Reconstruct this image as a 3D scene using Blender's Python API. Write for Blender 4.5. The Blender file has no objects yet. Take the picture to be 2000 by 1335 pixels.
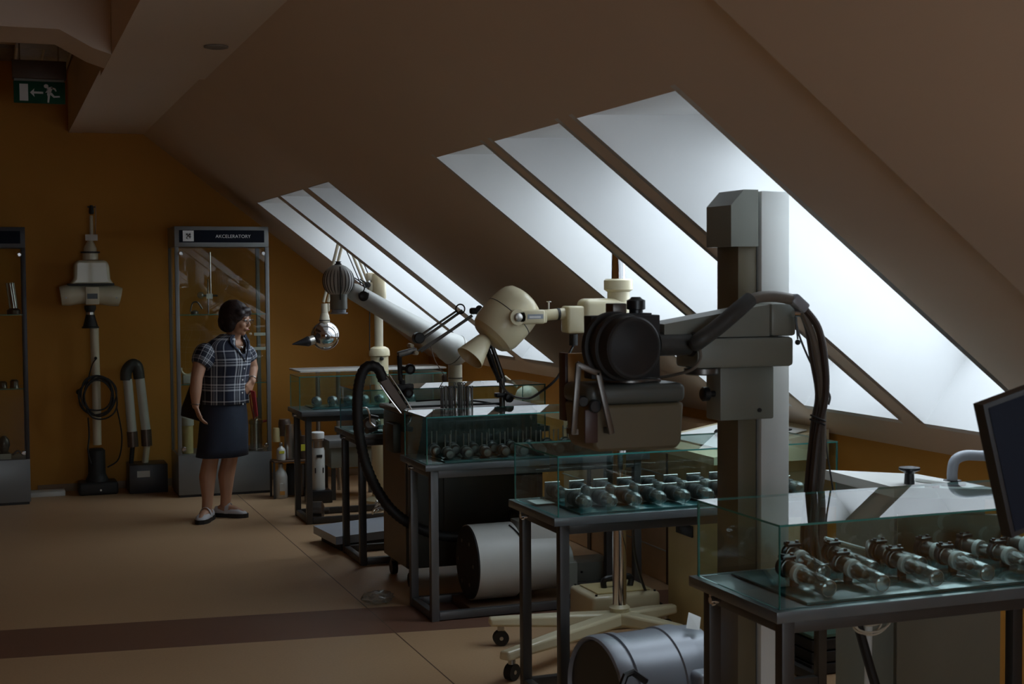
import bpy, bmesh, math, random
from mathutils import Vector, Matrix, Quaternion
random.seed(4)
V = Vector
COL = bpy.context.scene.collection
SC = bpy.context.scene
# ---------------------------------------------------------------- camera, sky, exposure
F = 2750.0; YAW = math.radians(20.2); PIT = math.radians(-2.62); ROL = math.radians(0.4)
CAM = V((0, 0, 1.70))
fw = V((math.sin(YAW)*math.cos(PIT), math.cos(YAW)*math.cos(PIT), math.sin(PIT)))
r0 = V((math.cos(YAW), -math.sin(YAW), 0)); u0 = r0.cross(fw)
rt = r0*math.cos(ROL) - u0*math.sin(ROL); up = u0*math.cos(ROL) + r0*math.sin(ROL)
cd = bpy.data.cameras.new('camera'); cd.sensor_width = 36; cd.lens = 36*F/2000; cd.clip_start = .05; cd.clip_end = 200
cam = bpy.data.objects.new('camera', cd); COL.objects.link(cam)
cam.matrix_world = Matrix(((rt.x, up.x, -fw.x, 0), (rt.y, up.y, -fw.y, 0), (rt.z, up.z, -fw.z, 1.70), (0, 0, 0, 1)))
SC.camera = cam
cd.dof.use_dof = True; cd.dof.focus_distance = 8.0; cd.dof.aperture_fstop = 8.0
SC.view_settings.view_transform = 'Standard'; SC.view_settings.look = 'None'
SC.view_settings.gamma = 1; SC.view_settings.use_curve_mapping = False
SC.view_settings.exposure = 1.72
w = bpy.data.worlds.new('sky'); SC.world = w; w.use_nodes = True
w.node_tree.nodes['Background'].inputs[0].default_value = (0.80, 0.89, 1.0, 1)
w.node_tree.nodes['Background'].inputs[1].default_value = 1.45     # even overcast sky
SC.cycles.max_bounces = 10; SC.cycles.diffuse_bounces = 5; SC.cycles.glossy_bounces = 5
SC.cycles.transparent_max_bounces = 24; SC.cycles.transmission_bounces = 6
SC.cycles.caustics_reflective = False; SC.cycles.caustics_refractive = False
SC.cycles.use_denoising = True
# points of the room from directions seen in the photograph
def ray(x, y): return fw + rt*((x-1000)/F) - up*((y-667.5)/F)
def PY(x, y, Y): d = ray(x, y); return CAM + d*(Y/d.y)
def PZ(x, y, z): d = ray(x, y); return CAM + d*((z-1.70)/d.z)
def PX(x, y, X): d = ray(x, y); return CAM + d*(X/d.x)
def PD(x, y, t): return CAM + ray(x, y)*t

# ---------------------------------------------------------------- materials
def mat(name, col, rough=.5, metal=0, var=.12, scale=8, bump=.0, bscale=60, coat=0, spec=.5):
    m = bpy.data.materials.new(name); m.use_nodes = True; nt = m.node_tree; b = nt.nodes['Principled BSDF']
    b.inputs['Roughness'].default_value = rough; b.inputs['Metallic'].default_value = metal
    b.inputs['Coat Weight'].default_value = coat; b.inputs['Specular IOR Level'].default_value = spec
    tc = nt.nodes.new('ShaderNodeTexCoord'); n = nt.nodes.new('ShaderNodeTexNoise')
    n.inputs['Scale'].default_value = scale; n.inputs['Detail'].default_value = 4
    nt.links.new(tc.outputs['Object'], n.inputs['Vector'])
    mx = nt.nodes.new('ShaderNodeMix'); mx.data_type = 'RGBA'
    mx.inputs[6].default_value = tuple(c*(1-var) for c in col)+(1,); mx.inputs[7].default_value = tuple(min(1, c*(1+var)) for c in col)+(1,)
    nt.links.new(n.outputs['Fac'], mx.inputs[0]); nt.links.new(mx.outputs[2], b.inputs['Base Color'])
    if bump:
        n2 = nt.nodes.new('ShaderNodeTexNoise'); n2.inputs['Scale'].default_value = bscale
        nt.links.new(tc.outputs['Object'], n2.inputs['Vector'])
        bp = nt.nodes.new('ShaderNodeBump'); bp.inputs['Strength'].default_value = bump; bp.inputs['Distance'].default_value = .002
        nt.links.new(n2.outputs['Fac'], bp.inputs['Height']); nt.links.new(bp.outputs['Normal'], b.inputs['Normal'])
    return m
def glassmat(name, tint, ior=1.6, refl=(1, 1, 1), rough=0.0, body=None, bodyfac=0):
    m = bpy.data.materials.new(name); m.use_nodes = True; nt = m.node_tree; nt.nodes.clear()
    out = nt.nodes.new('ShaderNodeOutputMaterial'); tr = nt.nodes.new('ShaderNodeBsdfTransparent'); tr.inputs[0].default_value = tint+(1,)
    gl = nt.nodes.new('ShaderNodeBsdfGlossy'); gl.inputs['Color'].default_value = refl+(1,); gl.inputs['Roughness'].default_value = rough
    fr = nt.nodes.new('ShaderNodeFresnel'); fr.inputs['IOR'].default_value = ior
    ge = nt.nodes.new('ShaderNodeNewGeometry'); s = nt.nodes.new('ShaderNodeMath'); s.operation = 'SUBTRACT'; s.inputs[0].default_value = 1
    nt.links.new(ge.outputs['Backfacing'], s.inputs[1])
    mu = nt.nodes.new('ShaderNodeMath'); mu.operation = 'MULTIPLY'; nt.links.new(fr.outputs[0], mu.inputs[0]); nt.links.new(s.outputs[0], mu.inputs[1])
    mx = nt.nodes.new('ShaderNodeMixShader'); nt.links.new(mu.outputs[0], mx.inputs[0])
    src = tr
    if body:
        df = nt.nodes.new('ShaderNodeBsdfDiffuse'); df.inputs[0].default_value = body+(1,)
        m2 = nt.nodes.new('ShaderNodeMixShader'); m2.inputs[0].default_value = bodyfac
        nt.links.new(tr.outputs[0], m2.inputs[1]); nt.links.new(df.outputs[0], m2.inputs[2]); src = m2
    nt.links.new(src.outputs[0], mx.inputs[1]); nt.links.new(gl.outputs[0], mx.inputs[2])
    nt.links.new(mx.outputs[0], out.inputs[0]); return m
M = {}
M['orange'] = mat('orange_wall_paint', (.52, .235, .034), .75, var=.16, scale=1.2, bump=.2, bscale=180)
M['ceil'] = mat('warm_white_ceiling_paint', (.72, .59, .49), .85, var=.06, scale=1.0, bump=.15, bscale=150)
M['white'] = mat('white_lining_paint', (.73, .73, .73), .6, var=.03)
M['frame'] = mat('window_frame_lacquer', (.75, .74, .70), .4)
M['base'] = mat('baseboard_paint', (.30, .20, .12), .5)
M['tile'] = mat('ceiling_tile_board', (.26, .22, .19), .9, var=.1, scale=20)
M['louver'] = mat('louver_metal', (.75, .72, .66), .25, 1)
M['slab'] = mat('grey_table_board', (.095, .11, .12), .30, var=.08, scale=30, coat=.2)
M['leg'] = mat('dark_grey_steel_tube', (.055, .052, .050), .40, .3, var=.15)
M['legl'] = mat('light_grey_steel_tube', (.13, .13, .132), .38, .4)
M['chrome'] = mat('chrome', (.78, .78, .80), .12, 1, var=.05)
M['steel'] = mat('brushed_steel', (.50, .48, .45), .28, 1, var=.15, scale=30)
M['dsteel'] = mat('dark_worn_steel', (.16, .15, .14), .35, .9, var=.25, scale=25)
M['glass'] = glassmat('case_glass', (.90, .965, .955), 1.72)
M['edge'] = mat('teal_glass_edge', (.05, .26, .24), .12, var=.2, coat=.5)
M['tglass'] = glassmat('tube_glass', (.72, .75, .74), 2.1, body=(.55, .58, .58), bodyfac=.10)
M['pane'] = glassmat('window_pane', (.97, .985, .98), 1.45)
M['doorglass'] = glassmat('door_glass', (.90, .92, .88), 1.6)
M['basegl'] = mat('green_glass_base', (.035, .11, .115), .10, var=.1)
M['cream'] = mat('cream_enamel', (.68, .60, .40), .32, var=.06, coat=.3)
M['creamd'] = mat('aged_cream_enamel', (.64, .54, .28), .4, var=.1)
M['ivory'] = mat('ivory_enamel', (.62, .56, .42), .35, var=.07, coat=.2)
M['greyw'] = mat('grey_white_enamel', (.80, .82, .80), .35, var=.05)
M['greyg'] = mat('green_grey_enamel', (.23, .24, .21), .4, var=.07)
M['bluegr'] = mat('blue_grey_enamel', (.34, .37, .42), .38, var=.06)
M['drum'] = mat('white_drum_enamel', (.58, .58, .55), .4, var=.06)
M['drum2'] = mat('silver_grey_drum_paint', (.25, .265, .30), .35, .2, var=.08)
M['black'] = mat('black_plastic', (.012, .012, .014), .35)
M['blackm'] = mat('matt_black_paint', (.018, .018, .019), .6)
M['rubber'] = mat('black_rubber', (.013, .012, .012), .55)
M['brown'] = mat('brown_cable_jacket', (.055, .035, .027), .45)
M['sleeve'] = mat('taupe_cable_sleeve', (.17, .145, .12), .6, var=.15, scale=60)
M['dsleeve'] = mat('dark_cable_sleeve', (.045, .045, .043), .5, var=.2, scale=60)
M['cablew'] = mat('cream_cable_jacket', (.55, .50, .40), .45)
M['mach'] = mat('dark_green_grey_machine_paint', (.055, .055, .045), .4, var=.12)
M['machb'] = mat('brown_machine_side_paint', (.20, .15, .10), .45, var=.12)
M['paddle'] = mat('brown_worn_metal', (.16, .12, .10), .35, .6, var=.2, scale=30)
M['box'] = mat('beige_box_enamel', (.14, .115, .068), .42, var=.08)
M['boxlid'] = mat('grey_lid_enamel', (.09, .097, .088), .38, var=.08)
M['darkred'] = mat('dark_red_brown_panel', (.07, .035, .03), .4)
M['wood'] = mat('orange_wood_panel', (.66, .35, .09), .45, var=.22, scale=14)
M['woodd'] = mat('dark_wood', (.10, .055, .03), .5, var=.25, scale=14)
M['carton'] = mat('brown_carton', (.78, .56, .35), .7, var=.12)
M['cab'] = mat('grey_cabinet_lacquer', (.21, .22, .225), .35, .3, var=.06)
M['cabd'] = mat('dark_cabinet_lacquer', (.055, .055, .06), .4, .3)
M['header'] = mat('black_header_print', (.006, .008, .016), .6, spec=.12)
M['print'] = mat('white_print', (.80, .80, .80), .5, var=.02)
M['green'] = mat('exit_green', (.0, .075, .035), .75, var=.05)
M['paper'] = mat('white_paper', (.62, .62, .60), .7)
M['yellow'] = mat('yellow_label', (.62, .60, .05), .5)
M['red'] = mat('red_plastic', (.28, .02, .025), .4)
M['blue'] = mat('blue_plastic', (.02, .10, .40), .4)
M['skin'] = mat('skin', (.50, .27, .17), .5, var=.06, scale=20)
M['hair'] = mat('dark_brown_hair', (.018, .009, .009), .5, var=.5, scale=60, bump=.6, bscale=90)
M['skirt'] = mat('dark_navy_denim', (.018, .024, .045), .8, var=.2, scale=40, bump=.3, bscale=400)
M['shoe'] = mat('pale_shoe_leather', (.58, .57, .60), .45)
M['lips'] = mat('lips', (.35, .09, .08), .45)
M['greenb'] = mat('green_board', (.06, .13, .10), .5)
M['plate'] = mat('blue_glass_reflection_tray', (.20, .26, .32), .25)
# floor: tan sheet flooring, a brown strip across the room, thin seams
def floormat():
    m = bpy.data.materials.new('tan_sheet_flooring'); m.use_nodes = True; nt = m.node_tree; b = nt.nodes['Principled BSDF']
    tc = nt.nodes.new('ShaderNodeTexCoord'); sp = nt.nodes.new('ShaderNodeSeparateXYZ'); nt.links.new(tc.outputs['Object'], sp.inputs[0])
    def mth(op, a, c):
        n = nt.nodes.new('ShaderNodeMath'); n.operation = op
        for i, v in enumerate((a, c)):
            if isinstance(v, (int, float)): n.inputs[i].default_value = v
            else: nt.links.new(v, n.inputs[i])
        return n.outputs[0]
    y = sp.outputs[1]; x = sp.outputs[0]
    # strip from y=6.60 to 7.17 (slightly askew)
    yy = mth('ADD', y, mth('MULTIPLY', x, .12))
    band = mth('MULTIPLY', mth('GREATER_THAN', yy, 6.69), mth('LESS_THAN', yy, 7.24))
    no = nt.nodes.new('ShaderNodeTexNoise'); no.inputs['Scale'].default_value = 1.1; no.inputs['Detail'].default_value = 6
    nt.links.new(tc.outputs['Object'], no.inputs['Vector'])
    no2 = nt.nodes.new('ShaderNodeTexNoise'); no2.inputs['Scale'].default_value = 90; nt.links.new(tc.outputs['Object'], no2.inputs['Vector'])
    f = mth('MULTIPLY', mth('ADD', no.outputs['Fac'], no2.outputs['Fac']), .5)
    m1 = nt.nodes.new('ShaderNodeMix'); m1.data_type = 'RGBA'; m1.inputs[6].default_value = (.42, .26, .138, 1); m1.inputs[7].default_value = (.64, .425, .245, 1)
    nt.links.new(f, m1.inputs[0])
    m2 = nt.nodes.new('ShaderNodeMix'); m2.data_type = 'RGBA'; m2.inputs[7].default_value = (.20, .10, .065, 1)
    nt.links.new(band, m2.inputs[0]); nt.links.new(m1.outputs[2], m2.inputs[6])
    # seams each 2 m along the room
    sx = mth('ABSOLUTE', mth('SUBTRACT', mth('FRACT', mth('MULTIPLY', mth('ADD', x, .22), .5), 0), .999), 0)
    seam = mth('LESS_THAN', sx, .0022)
    m3 = nt.nodes.new('ShaderNodeMix'); m3.data_type = 'RGBA'; m3.inputs[7].default_value = (.12, .07, .045, 1)
    nt.links.new(seam, m3.inputs[0]); nt.links.new(m2.outputs[2], m3.inputs[6]); nt.links.new(m3.outputs[2], b.inputs['Base Color'])
    b.inputs['Roughness'].default_value = .42; b.inputs['Specular IOR Level'].default_value = .4
    return m
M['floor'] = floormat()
def plaidmat():
    m = bpy.data.materials.new('navy_white_plaid'); m.use_nodes = True; nt = m.node_tree; b = nt.nodes['Principled BSDF']
    tc = nt.nodes.new('ShaderNodeTexCoord'); sp = nt.nodes.new('ShaderNodeSeparateXYZ'); nt.links.new(tc.outputs['UV'], sp.inputs[0])
    def mth(op, a, c=0):
        n = nt.nodes.new('ShaderNodeMath'); n.operation = op
        for i, v in enumerate((a, c)):
            if isinstance(v, (int, float)): n.inputs[i].default_value = v
            else: nt.links.new(v, n.inputs[i])
        return n.outputs[0]
    def stripes(c):
        f = mth('FRACT', mth('MULTIPLY', c, 1.0))
        def bar(a, e): return mth('MULTIPLY', mth('GREATER_THAN', f, a), mth('LESS_THAN', f, e))
        s = mth('ADD', mth('MULTIPLY', bar(.10, .17), .8), mth('MULTIPLY', bar(.22, .27), .55))
        s = mth('ADD', s, mth('MULTIPLY', bar(.32, .39), .8)); s = mth('ADD', s, mth('MULTIPLY', bar(.66, .71), .75))
        return mth('ADD', s, mth('MULTIPLY', bar(.44, .60), .06))
    s = mth('MULTIPLY', mth('ADD', stripes(sp.outputs[0]), stripes(sp.outputs[1])), .62)
    mx = nt.nodes.new('ShaderNodeMix'); mx.data_type = 'RGBA'; mx.inputs[6].default_value = (.010, .014, .035, 1); mx.inputs[7].default_value = (.62, .65, .70, 1)
    nt.links.new(s, mx.inputs[0]); nt.links.new(mx.outputs[2], b.inputs['Base Color']); b.inputs['Roughness'].default_value = .85
    return m
M['plaid'] = plaidmat()

# ---------------------------------------------------------------- mesh builder
def frame_of(d):
    d = V(d).normalized(); a = V((0, 0, 1)) if abs(d.z) < .9 else V((1, 0, 0))
    x = d.cross(a).normalized(); return x, d.cross(x).normalized(), d
ORG = {}
class MB:
    def __init__(s): s.bm = bmesh.new(); s.mi = 0; s.uv = None
    def _mark(s, fs):
        for f in fs: f.material_index = s.mi
    def box(s, x0, x1, y0, y1, z0, z1, bev=0, seg=2, Mx=None):
        b = bmesh.new(); bmesh.ops.create_cube(b, size=1)
        for v in b.verts: v.co = V(((x0+x1)/2+v.co.x*abs(x1-x0), (y0+y1)/2+v.co.y*abs(y1-y0), (z0+z1)/2+v.co.z*abs(z1-z0)))
        if bev: bmesh.ops.bevel(b, geom=b.edges[:], offset=bev, segments=seg, affect='EDGES', profile=.5)
        if Mx is not None: b.transform(Mx)
        s._merge(b); return s
    def _merge(s, b):
        m = {}
        for v in b.verts: m[v] = s.bm.verts.new(v.co)
        for f in b.faces:
            try: nf = s.bm.faces.new([m[v] for v in f.verts]); nf.material_index = s.mi
            except ValueError: pass
        b.free()
    def cbox(s, c, size, axes=None, bev=0, seg=2):   # centred box with optional axes (x, y, z unit vectors)
        c = V(c); X, Y, Z = axes if axes else (V((1, 0, 0)), V((0, 1, 0)), V((0, 0, 1)))
        Mx = Matrix(((X.x, Y.x, Z.x, c.x), (X.y, Y.y, Z.y, c.y), (X.z, Y.z, Z.z, c.z), (0, 0, 0, 1)))
        a, b, d = [q/2 for q in size]; return s.box(-a, a, -b, b, -d, d, bev, seg, Mx)
    def rings(s, rs, cap=True, closed=True):
        L = [[s.bm.verts.new(p) for p in r] for r in rs]; n = len(L[0])
        for i in range(len(L)-1):
            for j in range(n if closed else n-1):
                k = (j+1) % n
                try: f = s.bm.faces.new((L[i][j], L[i][k], L[i+1][k], L[i+1][j])); f.material_index = s.mi
                except ValueError: pass
        if cap:
            for r in (L[0][::-1], L[-1]):
                try: f = s.bm.faces.new(r); f.material_index = s.mi
                except ValueError: pass
        return s
    def lathe(s, o, d, prof, n=24, cap=True, sx=1, sy=1):   # prof: (radius, distance along d)
        X, Y, D = frame_of(d); o = V(o)
        return s.rings([[o+D*h+(X*math.cos(2*math.pi*i/n)*sx+Y*math.sin(2*math.pi*i/n)*sy)*max(r, 1e-4) for i in range(n)] for r, h in prof], cap)
    def cyl(s, a, b, r, r2=None, n=20):
        a, b = V(a), V(b); return s.lathe(a, b-a, [(r, 0), (r if r2 is None else r2, (b-a).length)], n)
    def sph(s, c, r, n=20, m=12, sc=(1, 1, 1), axes=None):
        c = V(c); X, Y, Z = axes if axes else (V((1, 0, 0)), V((0, 1, 0)), V((0, 0, 1)))
        rs = []
        for i in range(m+1):
            t = math.pi*i/m; q = max(math.sin(t), 1e-3)
            rs.append([c+(X*math.cos(2*math.pi*j/n)*q*sc[0]+Y*math.sin(2*math.pi*j/n)*q*sc[1]-Z*math.cos(t)*sc[2])*r for j in range(n)])
        return s.rings(rs)
    def tube(s, pts, r, n=10, sub=6, smooth=True):
        pts = [V(p) for p in pts]; R = r if isinstance(r, (list, tuple)) else [r]*len(pts)
        P, Q = [], []
        if smooth and len(pts) > 2:
            for i in range(len(pts)-1):
                a = pts[max(i-1, 0)]; b = pts[i]; c = pts[i+1]; d = pts[min(i+2, len(pts)-1)]
                for k in range(sub):
                    t = k/sub
                    P.append(.5*((2*b)+(c-a)*t+(2*a-5*b+4*c-d)*t*t+(3*b-a-3*c+d)*t**3)); Q.append(R[i]+(R[i+1]-R[i])*t)
            P.append(pts[-1]); Q.append(R[-1])
        else: P, Q = pts, R
        rs = []; X = None
        for i, p in enumerate(P):
            d = (P[min(i+1, len(P)-1)]-P[max(i-1, 0)]).normalized()
            if X is None: X = frame_of(d)[0]
            X = (X-d*X.dot(d)).normalized(); Y = d.cross(X)
            rs.append([p+(X*math.cos(2*math.pi*j/n)+Y*math.sin(2*math.pi*j/n))*Q[i] for j in range(n)])
        return s.rings(rs)
    def prism(s, poly, vec):
        vec = V(vec); a = [s.bm.verts.new(V(p)) for p in poly]; b = [s.bm.verts.new(V(p)+vec) for p in poly]; n = len(a)
        fs = [s.bm.faces.new(a[::-1]), s.bm.faces.new(b)]
        for i in range(n): fs.append(s.bm.faces.new((a[i], a[(i+1) % n], b[(i+1) % n], b[i])))
        s._mark(fs); return s
    def ring(s, c, d, R, r, n=32, k=8, a0=0, a1=2*math.pi):
        X, Y, D = frame_of(d); c = V(c); full = a1-a0 > 6.28; rs = []
        for i in range(n+1):
            t = a0+(a1-a0)*i/n; u = X*math.cos(t)+Y*math.sin(t)
            rs.append([c+u*(R+r*math.cos(2*math.pi*j/k))+D*r*math.sin(2*math.pi*j/k) for j in range(k)])
        return s.rings(rs, cap=not full)
    def out(s, name, m, par=None, loc=None, angle=35):
        me = bpy.data.meshes.new(name); o = bpy.data.objects.new(name, me)
        org = ORG[par.name] if par is not None else (V(loc) if loc is not None else V((0, 0, 0)))
        bmesh.ops.recalc_face_normals(s.bm, faces=s.bm.faces[:])
        bmesh.ops.translate(s.bm, verts=s.bm.verts[:], vec=-org)
        s.bm.to_mesh(me); s.bm.free()
        for q in (m if isinstance(m, (list, tuple)) else [m]): me.materials.append(M[q] if isinstance(q, str) else q)
        me.polygons.foreach_set('use_smooth', [True]*len(me.polygons))
        me.set_sharp_from_angle(angle=math.radians(angle))
        COL.objects.link(o)
        if par is not None: o.parent = par
        else: o.location = org
        ORG[o.name] = org.copy(); return o
def tag(o, label, cat, group=None):
    o['label'] = label; o['category'] = cat
    if group: o['group'] = group
    return o
def root(name, label, cat, loc, group=None):
    o = bpy.data.objects.new(name, None); COL.objects.link(o); o.location = V(loc); o.empty_display_size = .05
    ORG[o.name] = V(loc); return tag(o, label, cat, group)
def struct(o): o['kind'] = 'structure'; return o
def lab(o, l): o['label'] = l; return o
def dup(r, loc, label, group=None, par=None):
    c = r.copy(); COL.objects.link(c)
    if par is None: c.location = V(loc); c['label'] = label
    else: c.parent = par
    ORG[c.name] = V(loc)
    for ch in list(r.children): dup(ch, loc, None, None, c)
    return c

# ---------------------------------------------------------------- room
YB = 11.88; TN = .776; TH = math.atan(TN); SN, CS = math.sin(TH), math.cos(TH)
def zs(x, d=0): return 1.015+(3.59-x)*TN-d/CS     # slope height at x
OPEN = [(10.17, 11.0), (9.28, 10.06), (8.52, 9.12), (5.60, 6.27), (4.76, 5.47), (3.83, 4.60), (1.55, 2.25), (.72, 1.42), (-.12, .58)]
XT, XB = 1.94, 3.43
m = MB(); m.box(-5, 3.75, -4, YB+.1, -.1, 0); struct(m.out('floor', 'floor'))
m = MB(); m.box(-5.1, 3.9, YB, YB+.15, 0, 3.6); struct(m.out('wall_back', 'orange'))
m = MB(); m.box(3.59, 3.72, -4, YB, 0, 1.03); struct(m.out('wall_right', 'orange'))
m = MB(); m.box(-5.1, -5, -4, YB, 0, 3.6); struct(m.out('wall_left', 'orange'))
WX0, WX1, WZ0, WZ1, WY = .6, 2.45, .6, 2.25, -1.2      # unseen gable window, added behind the camera to light surfaces facing it
m = MB(); m.box(-5.1, WX0, WY-.2, WY, 0, 3.6); m.box(WX1, 3.9, WY-.2, WY, 0, 3.6); m.box(WX0, WX1, WY-.2, WY, 0, WZ0); m.box(WX0, WX1, WY-.2, WY, WZ1, 3.6); struct(m.out('wall_front', 'orange'))
m = MB(); m.box(3.575, 3.59, -4, YB, 0, .07, .004); struct(m.out('baseboard_right', 'base'))
m = MB(); m.box(.3, 3.575, YB-.012, YB, 0, .06, .003); struct(m.out('baseboard_back', 'base'))
def slopepanel(m, xa, xb, ya, yb, d, th=.14):
    a = V((xa, ya, zs(xa, d))); b = V((xb, ya, zs(xb, d))); n = V((SN, 0, CS))
    m.prism([a, b, b+n*(th+d), a+n*(th+d)], (0, yb-ya, 0))
BAYS = [(8.30, YB, 0.0), (3.18, 8.30, .03), (-4, 3.18, .06)]
for ya, yb, d in BAYS:
    m = MB(); hs = sorted(o for o in OPEN if o[0] > ya-.01 and o[1] < yb+.01); zf = 2.888-d/CS*.9
    xf = 3.59-(zf-1.015+d/CS)/TN
    slopepanel(m, xf, XT, ya, yb, d); slopepanel(m, XB, 3.70, ya, yb, d)
    y = ya
    for o0, o1 in hs:
        slopepanel(m, XT, XB, y, o0, d); y = o1
    slopepanel(m, XT, XB, y, yb, d)
    m.box(.60, xf+.02, ya, yb, zf, zf+.15)          # flat strip above the slope
    struct(m.out('ceiling', 'ceil'))
for ya, yb, d in BAYS:
    zf = 2.888-d/CS*.9; MB().box(.594, .70, ya, yb, zf-.004, 3.5).out('ceiling_fascia', 'ceil')['kind'] = 'structure'
m = MB(); m.box(-5.1, .70, -4, YB+.1, 3.46, 3.56); struct(m.out('ceiling_upper', 'ceil'))
m = MB(); m.prism([(.593, 7.5, 2.85), (.593, 7.5, 3.46), (-5, 7.5, 3.46), (-5, 7.5, 2.965), (.34, 7.5, 2.965), (.50, 7.5, 2.88)], (0, .5, 0)); struct(m.out('ceiling_beam', 'ceil'))
# suspended tiles beyond the beam
tg = bpy.data.objects.new('ceiling_tiles', None); COL.objects.link(tg); tg['kind'] = 'structure'; ORG[tg.name] = V((0, 0, 0))
LT = PZ(52, 118, 3.44); 
for iy in range(6):
    for ix in range(4):
        x1 = .60-ix*.6; y0 = 8.02+iy*.64
        if (ix == 0 and iy == 4): continue
        MB().box(x1-.592, x1-.008, y0+.006, y0+.634, 3.43, 3.46, .003, 1).out('ceiling_tile', 'tile', tg)
t = root('louver_light', 'recessed louvre ceiling light, switched off, above the exit sign', 'light', (.38, 11.2, 3.36))
MB().box(.19, .58, 10.70, 11.84, 3.425, 3.4295).out('backing', 'white', t)
m = MB()
for q in ((.19, .58, 10.70, 10.72), (.19, .58, 11.82, 11.84), (.19, .205, 10.72, 11.82), (.565, .58, 10.72, 11.82), (.375, .39, 10.72, 11.82)): m.box(q[0], q[1], q[2], q[3], 3.355, 3.424)
m.out('frame', 'frame', t)
for k in range(15): MB().box(.206, .564, 10.77+k*.07, 10.782+k*.07, 3.365, 3.42).out('louver_blade', 'white', t)
# skylights
D = .42
def skylight(n, y0, y1):
    A = V((XT, 0, zs(XT))); B = V((XB, 0, zs(XB))); nn = V((SN, 0, CS)); Cc = B+nn*D; T = A+V((D/SN, 0, 0)); dn = (B-A).normalized()
    w_ = bpy.data.objects.new('window_%d' % n, None); COL.objects.link(w_); w_['kind'] = 'structure'; o = V((XT, y0, zs(XT))); w_.location = o; ORG[w_.name] = o
    e = .03
    dd = next(q[2] for q in BAYS if q[0] < y0 < q[1]); Al = A-nn*dd; Bl = B-nn*dd
    for ya, yb in ((y0-e, y0+.004), (y1-.004, y1+e)):
        MB().prism([p+V((0, ya, 0)) for p in (Al, Bl, Cc+nn*.05, T+nn*.05)], (0, yb-ya, 0)).out('jamb', 'white', w_)
    Ah = Al+dn*.004; MB().prism([Ah+V((0, y0, 0)), T+dn*.004+V((0, y0, 0)), T+V((0, y0, .05)), A+nn*.05+V((0, y0, .01))], (0, y1-y0, 0)).out('head_lining', 'white', w_)
    MB().prism([Bl-dn*.004+V((0, y0, 0)), Cc-dn*.004+V((0, y0, 0)), Cc+dn*.05+V((0, y0, 0)), Bl+dn*.05+V((0, y0, 0))], (0, y1-y0, 0)).out('sill_lining', 'white', w_)
    m = MB(); q0 = T; q1 = Cc; f = .055
    def bar(a, b, ya, yb): m.prism([V((p.x, ya, p.z)) for p in (a, b, b-nn*.05, a-nn*.05)], (0, yb-ya, 0))
    bar(q0, q1, y0, y0+f); bar(q0, q1, y1-f, y1); bar(q0, q0+dn*f, y0+f, y1-f); bar(q1-dn*f, q1, y0+f, y1-f)
    m.out('window_frame', 'frame', w_)
    m = MB(); a = q0+dn*f; b = q1-dn*f; m.prism([V((p.x, y0+f, p.z)) for p in (a, b, b-nn*.012, a-nn*.012)], (0, y1-y0-2*f, 0)); m.out('pane', 'pane', w_)
    L = bpy.data.lights.new('window_portal', 'AREA'); L.shape = 'RECTANGLE'; ln = (b-a).length; L.size = y1-y0-2*f; L.size_y = ln; L.cycles.is_portal = True
    lo = bpy.data.objects.new('window_portal', L); COL.objects.link(lo); c = (a+b)/2+nn*.03; z = nn; x = V((0, 1, 0)); y = z.cross(x)
    lo.matrix_world = Matrix(((x.x, y.x, z.x, c.x), (x.y, y.y, z.y, (y0+y1)/2), (x.z, y.z, z.z, c.z), (0, 0, 0, 1)))
for i, (a, b) in enumerate(OPEN): skylight(i+1, a, b)
w_ = bpy.data.objects.new('window_10', None); COL.objects.link(w_); w_['kind'] = 'structure'; w_.location = (WX0, WY, WZ0); ORG[w_.name] = V((WX0, WY, WZ0))  # added window out of view, lets sky light in from behind
m = MB(); ya, yb = WY-.16, WY-.09
for q in ((WX0, WX0+.06, WZ0, WZ1), (WX1-.06, WX1, WZ0, WZ1), (WX0, WX1, WZ0, WZ0+.06), (WX0, WX1, WZ1-.06, WZ1), ((WX0+WX1)/2-.03, (WX0+WX1)/2+.03, WZ0, WZ1)): m.box(q[0], q[1], ya, yb, q[2], q[3])
m.out('window_frame', 'frame', w_)
MB().box(WX0+.05, WX1-.05, WY-.13, WY-.12, WZ0+.05, WZ1-.05).out('pane', 'pane', w_)
L = bpy.data.lights.new('window_portal', 'AREA'); L.shape = 'RECTANGLE'; L.size = WX1-WX0; L.size_y = WZ1-WZ0; L.cycles.is_portal = True
lo = bpy.data.objects.new('window_portal', L); COL.objects.link(lo); lo.matrix_world = Matrix(((1, 0, 0, (WX0+WX1)/2), (0, 0, -1, WY-.17), (0, 1, 0, (WZ0+WZ1)/2), (0, 0, 0, 1)))

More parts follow.
